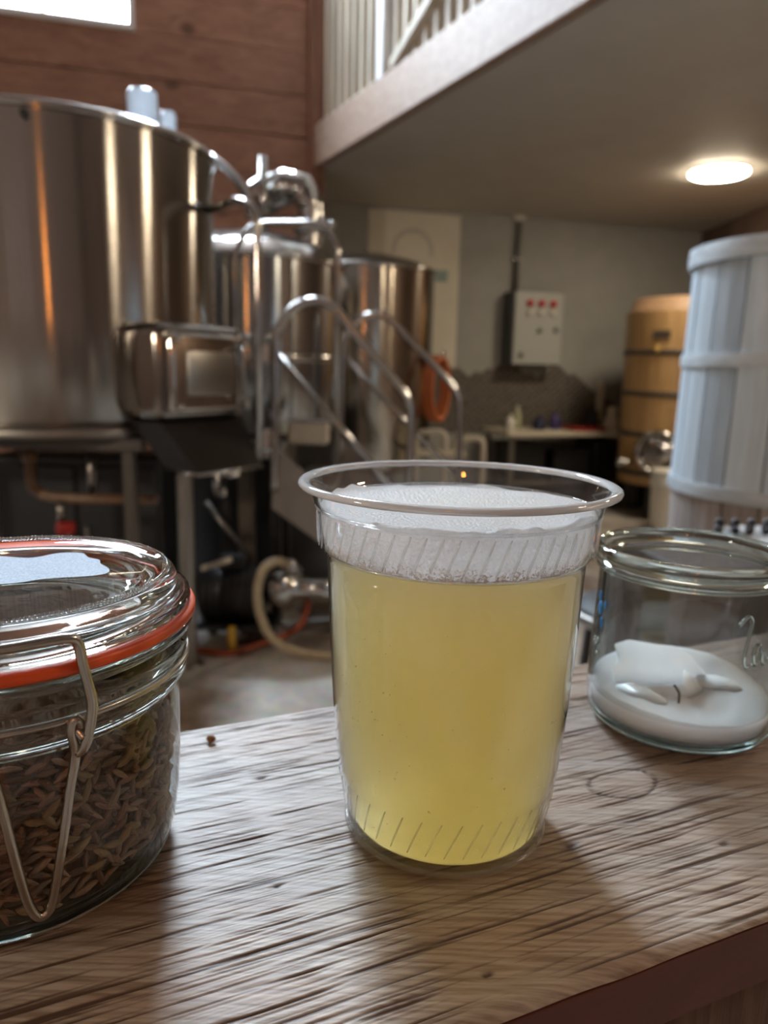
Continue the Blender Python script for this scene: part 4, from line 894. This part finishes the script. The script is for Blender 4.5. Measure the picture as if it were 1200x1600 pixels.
# oak tank, dark tank, bucket
OK = Vector((2.64, 6.72, 0)); Ro = .52
M_oak = wood('varnished oak stave', (.42, .25, .10), (.58, .37, .17), (14, 14, 1.2), .4, rnd=.10)
ok = thing('oak_tank', OK, 'upright varnished oak tank with dark hoops and round steel hatch', 'tank')
ns_ = 30; top_z_, bot_z = 1.78, .30
def stave(c, r0, r1, z0, z1, a0, a1, th):
    V = []
    for r, z_ in ((r0, z0), (r1, z1)):
        for rr in (r-th, r):
            for a in (a0, (a0+a1)/2, a1): V.append((c.x+rr*math.cos(a), c.y+rr*math.sin(a), z_))
    F = [(3, 4, 10, 9), (4, 5, 11, 10), (1, 0, 6, 7), (2, 1, 7, 8), (0, 3, 9, 6), (5, 2, 8, 11), (6, 9, 10, 7), (7, 10, 11, 8), (3, 0, 1, 4), (4, 1, 2, 5)]
    return V, F
for k in range(ns_):
    a0, a1 = 2*math.pi*k/ns_+.004, 2*math.pi*(k+1)/ns_-.004
    obj('stave', stave(OK, Ro-.03, Ro, bot_z, top_z_, a0, a1, .04), M_oak, ok, False, origin=OK+ang(math.degrees((a0+a1)/2))*Ro)
for zz in (1.44, 1.09, .74, .40):
    rr = Ro-.03+.03*(zz-bot_z)/(top_z_-bot_z); obj('hoop', lathe(OK, [(rr+.001, zz-.022), (rr+.007, zz-.02), (rr+.008, zz+.02), (rr+.001, zz+.022)], 64), plain('dark hoop iron', (.05, .04, .035), .5), ok)
M_lidw = wood('dull oak lid', (.20, .12, .07), (.30, .19, .11), (3, 14, 14), .55)
obj('lid', lathe(OK, [(0, 1.90), (Ro-.07, 1.90), (Ro-.05, 1.885), (Ro-.03, 1.80), (Ro-.01, 1.79), (Ro-.01, 1.76)], 64), M_lidw, ok)
obj('inner', lathe(OK, [(Ro-.07, .32), (Ro-.045, 1.76), (0, 1.76)], 48), M_lidw, ok)
fn = (Vector((0, 0, 0))-OK); fn.z = 0; fn.normalize()
def okp(deg, z_, d=0): v = Matrix.Rotation(math.radians(deg), 3, 'Z') @ fn; return OK+v*(Ro-.03+.03*(z_-bot_z)/(top_z_-bot_z)+d)+Vector((0, 0, z_)), v
p, v = okp(-22, 1.585, .004); obj('plaque', box(p, (.006, .15, .065), math.atan2(v.y, v.x), .002), plain('dark plaque', (.07, .055, .04), .4), ok, False)
p, v = okp(-25, 1.46, .005); obj('badge', sphere(p, .03, 12, 8, .5, .8, 1), plain('yellow badge', (.65, .45, .10), .4), ok)
p, v = okp(-16, .60, .0)
obj('hatch_ring', tube([p+v*.03+(Matrix.Rotation(math.pi/2, 3, 'Z') @ v)*(.17*math.cos(a))+Vector((0, 0, .17*math.sin(a))) for a in np.linspace(0, 2*math.pi, 41)], .022, 10, False), M_steel, ok)
obj('hatch_plate', tube([p-v*.03, p+v*.02, p+v*.045], [.165, .165, .10], 32), M_steel, ok)
p, v = okp(-46, .49, .0); obj('drain_valve', join(cyl(p-v*.02, p+v*.10, .026), sphere(p+v*.12, .042, 14, 10)), M_steel, ok)
for a in (45, 135, 225, 315): obj('foot', box(OK+ang(a)*.36+Vector((0, 0, .15)), (.12, .12, .30), math.radians(a), .008), M_dark, ok, False)
DK = bwall(3.47, 0, .43); dk = thing('dark_tank', DK, 'black cylindrical tank standing against the wall behind the oak tank', 'tank')
obj('shell', lathe(DK, [(0, 1.46), (.23, 1.45), (.31, 1.40), (.34, 1.30), (.34, .12), (.32, .10)], 48), M_blackrub, dk)
obj('base', lathe(DK, [(.0, 0), (.36, 0), (.36, .10), (0, .10)], 48), M_dark, dk)
BK = Vector((2.335, 6.02, 0)); bk = thing('white_bucket', BK, 'white plastic bucket with orange scoop in front of the oak tank', 'bucket')
obj('bucket_wall', lathe(BK, [(0, .0), (.120, .0), (.125, .01), (.138, .36), (.150, .365), (.150, .40), (.142, .41), (.142, .47), (.148, .475), (.148, .49), (.135, .49), (.132, .40), (.118, .03), (0, .03)], 40), M_white, bk)
obj('bucket_handle', tube([BK+Vector((.155*math.cos(a), -.10+.0*a, .46-.10*math.sin(a))) for a in np.linspace(0, math.pi, 13)], .004, 6), M_steel_dull, bk)
sc = thing('orange_scoop', BK+Vector((.10, 0, .1)), 'orange plastic scoop handle sticking out of the white bucket', 'scoop')
obj('handle', tube([BK+Vector((.02, 0, .08)), BK+Vector((.08, 0, .50)), BK+Vector((.10, 0, .66))], [.02, .03, .018], 12), plain('orange plastic', (.70, .16, .03), .45), sc)
obj('blade', box(BK+Vector((.02, 0, .06)), (.09, .06, .05), 0, .01), plain('orange plastic blade', (.70, .16, .03), .45), sc, False)

# ------------------------------------------------------------------ pale barrel, stand with cloth and dark beads
BV = Vector((1.072, 1.922, 0)); Rv = .300
M_pale = wood('pale blue grey paint', (.33, .395, .45), (.48, .55, .61), (18, 18, 1.4), .5, rnd=.32, bump=.4)
M_weath = wood('weathered grey brown stave', (.17, .14, .125), (.33, .29, .27), (40, 40, 1.6), .75, rnd=.2, bump=.6)
M_hoop = wood('pale grey hoop', (.36, .41, .45), (.52, .57, .61), (6, 6, 20), .5, rnd=.08)
bv = thing('pale_barrel', BV, 'pale blue grey painted wooden stave barrel with wooden hoops', 'barrel')
n_ = 21
for k in range(n_):
    a0, a1 = 2*math.pi*(k+.35)/n_+.008, 2*math.pi*(k+1.35)/n_-.008; og = BV+ang(math.degrees((a0+a1)/2))*Rv
    obj('stave', stave(BV, Rv+.004, Rv-.004+random.uniform(-.004, .003), .965, 1.555, a0, a1, .022), M_pale, bv, False, origin=og)
    obj('lower_stave', stave(BV, Rv-.004, Rv-.002, .0, .962, a0, a1, .022), M_weath, bv, False, origin=og)
for z0, z1, th in ((1.525, 1.570, .007), (1.277, 1.310, .004), (.958, .992, .008)):
    obj('hoop', lathe(BV, [(Rv-.002, z0), (Rv+th, z0), (Rv+th+.002, (z0+z1)/2), (Rv+th, z1), (Rv-.002, z1)], 96, closed=True), M_hoop, bv, auto=50)
obj('lid', lathe(BV, [(Rv-.02, 1.53), (0, 1.53)], 48), M_pale, bv)
BS = Vector((.615, 1.66, 0)); bs = thing('bar_stool', BS, 'black bar stool with grey metal seat rim behind the wooden stand', 'stool')
obj('seat', lathe(BS, [(0, .735), (.10, .733), (.150, .722), (.158, .708), (.15, .695), (0, .695)], 40), M_blackrub, bs)
obj('seat_rim', lathe(BS, [(.157, .690), (.166, .690), (.168, .705), (.166, .714), (.157, .714)], 48, closed=True), M_steel_dull, bs)
for a in (45, 135, 225, 315): obj('leg', tube([BS+ang(a)*.19+Vector((0, 0, 0)), BS+ang(a)*.13+Vector((0, 0, .70))], .012, 10), M_dark, bs)
obj('foot_ring', tube([BS+ang(a)*.168+Vector((0, 0, .25)) for a in range(0, 361, 12)], .009, 8, False), M_steel_dull, bs)
SD = Vector((.62, 1.20, 0)); sd = thing('wooden_stand', SD, 'dark weathered wooden stand in front of the pale barrel', 'stand')
M_stand = wood('dark weathered stand wood', (.055, .042, .036), (.12, .09, .075), (20, 20, 2), .7)
obj('top', box(SD+Vector((0, 0, .962)), (.40, .26, .03), .15, .004), M_stand, sd, False)
for x, y in ((-.17, -.10), (.17, -.10), (-.17, .10), (.17, .10)):
    q = Matrix.Rotation(.15, 3, 'Z') @ Vector((x, y, 0)); obj('leg', box(SD+q+Vector((0, 0, .473)), (.045, .045, .946), .15, .003), M_stand, sd, False)
for yy in (-.115, .115):
    for zz in (.90, .55, .25): q = Matrix.Rotation(.15, 3, 'Z') @ Vector((0, yy, 0)); obj('slat', box(SD+q+Vector((0, 0, zz)), (.37, .014, .10), .15, .002), M_stand, sd, False)
ct = thing('folded_cloth', SD+Vector((.06, -.02, .977)), 'pale grey folded cloth lying on the wooden stand', 'cloth')
for k in range(3):
    nx, ny = 24, 16; V, F = [], []
    for lay in (0, 1):
        for i in range(nx):
            for j in range(ny):
                x, y = (i/(nx-1)-.5)*(.26-.02*k), (j/(ny-1)-.5)*(.16-.012*k)
                V.append((SD.x+.07+x, SD.y-.02+y, .9782+.009*k+lay*.0075+(.0018*math.sin(x*60+k)*math.cos(y*50)*(1 if k == 2 and lay else .0))))
    m_n = nx*ny
    for i in range(nx-1):
        for j in range(ny-1):
            a = i*ny+j; F.append((a, a+1, a+ny+1, a+ny)); F.append((m_n+a, m_n+a+ny, m_n+a+ny+1, m_n+a+1))
    for i in range(nx-1):
        for j in (0, ny-1): a = i*ny+j; F.append((a, a+ny, m_n+a+ny, m_n+a))
    for j in range(ny-1):
        for i in (0, nx-1): a = i*ny+j; F.append((a, a+1, m_n+a+1, m_n+a))
    obj('fold', (V, F), plain('pale grey cloth', (.42, .42, .42), .9, var=.1, scale=120), ct)
bd_me = _mesh('dark_bead', *sphere((0, 0, 0), .0075, 16, 10), plain('black glossy bead', (.012, .014, .02), .12), True)
gb = random.Random(3)
for i in range(20):
    x = SD.x-.080+i*.0085+gb.uniform(-.002, .002); y = SD.y-.035+(i % 3)*.018; o = place('dark_bead', bd_me, (x, y, .9782+.027+.0068+(.010 if i % 3 == 1 else 0)))
    tag(o, 'small dark glossy bead in a heap on the pale cloth', 'bead', 'dark beads on the pale cloth')
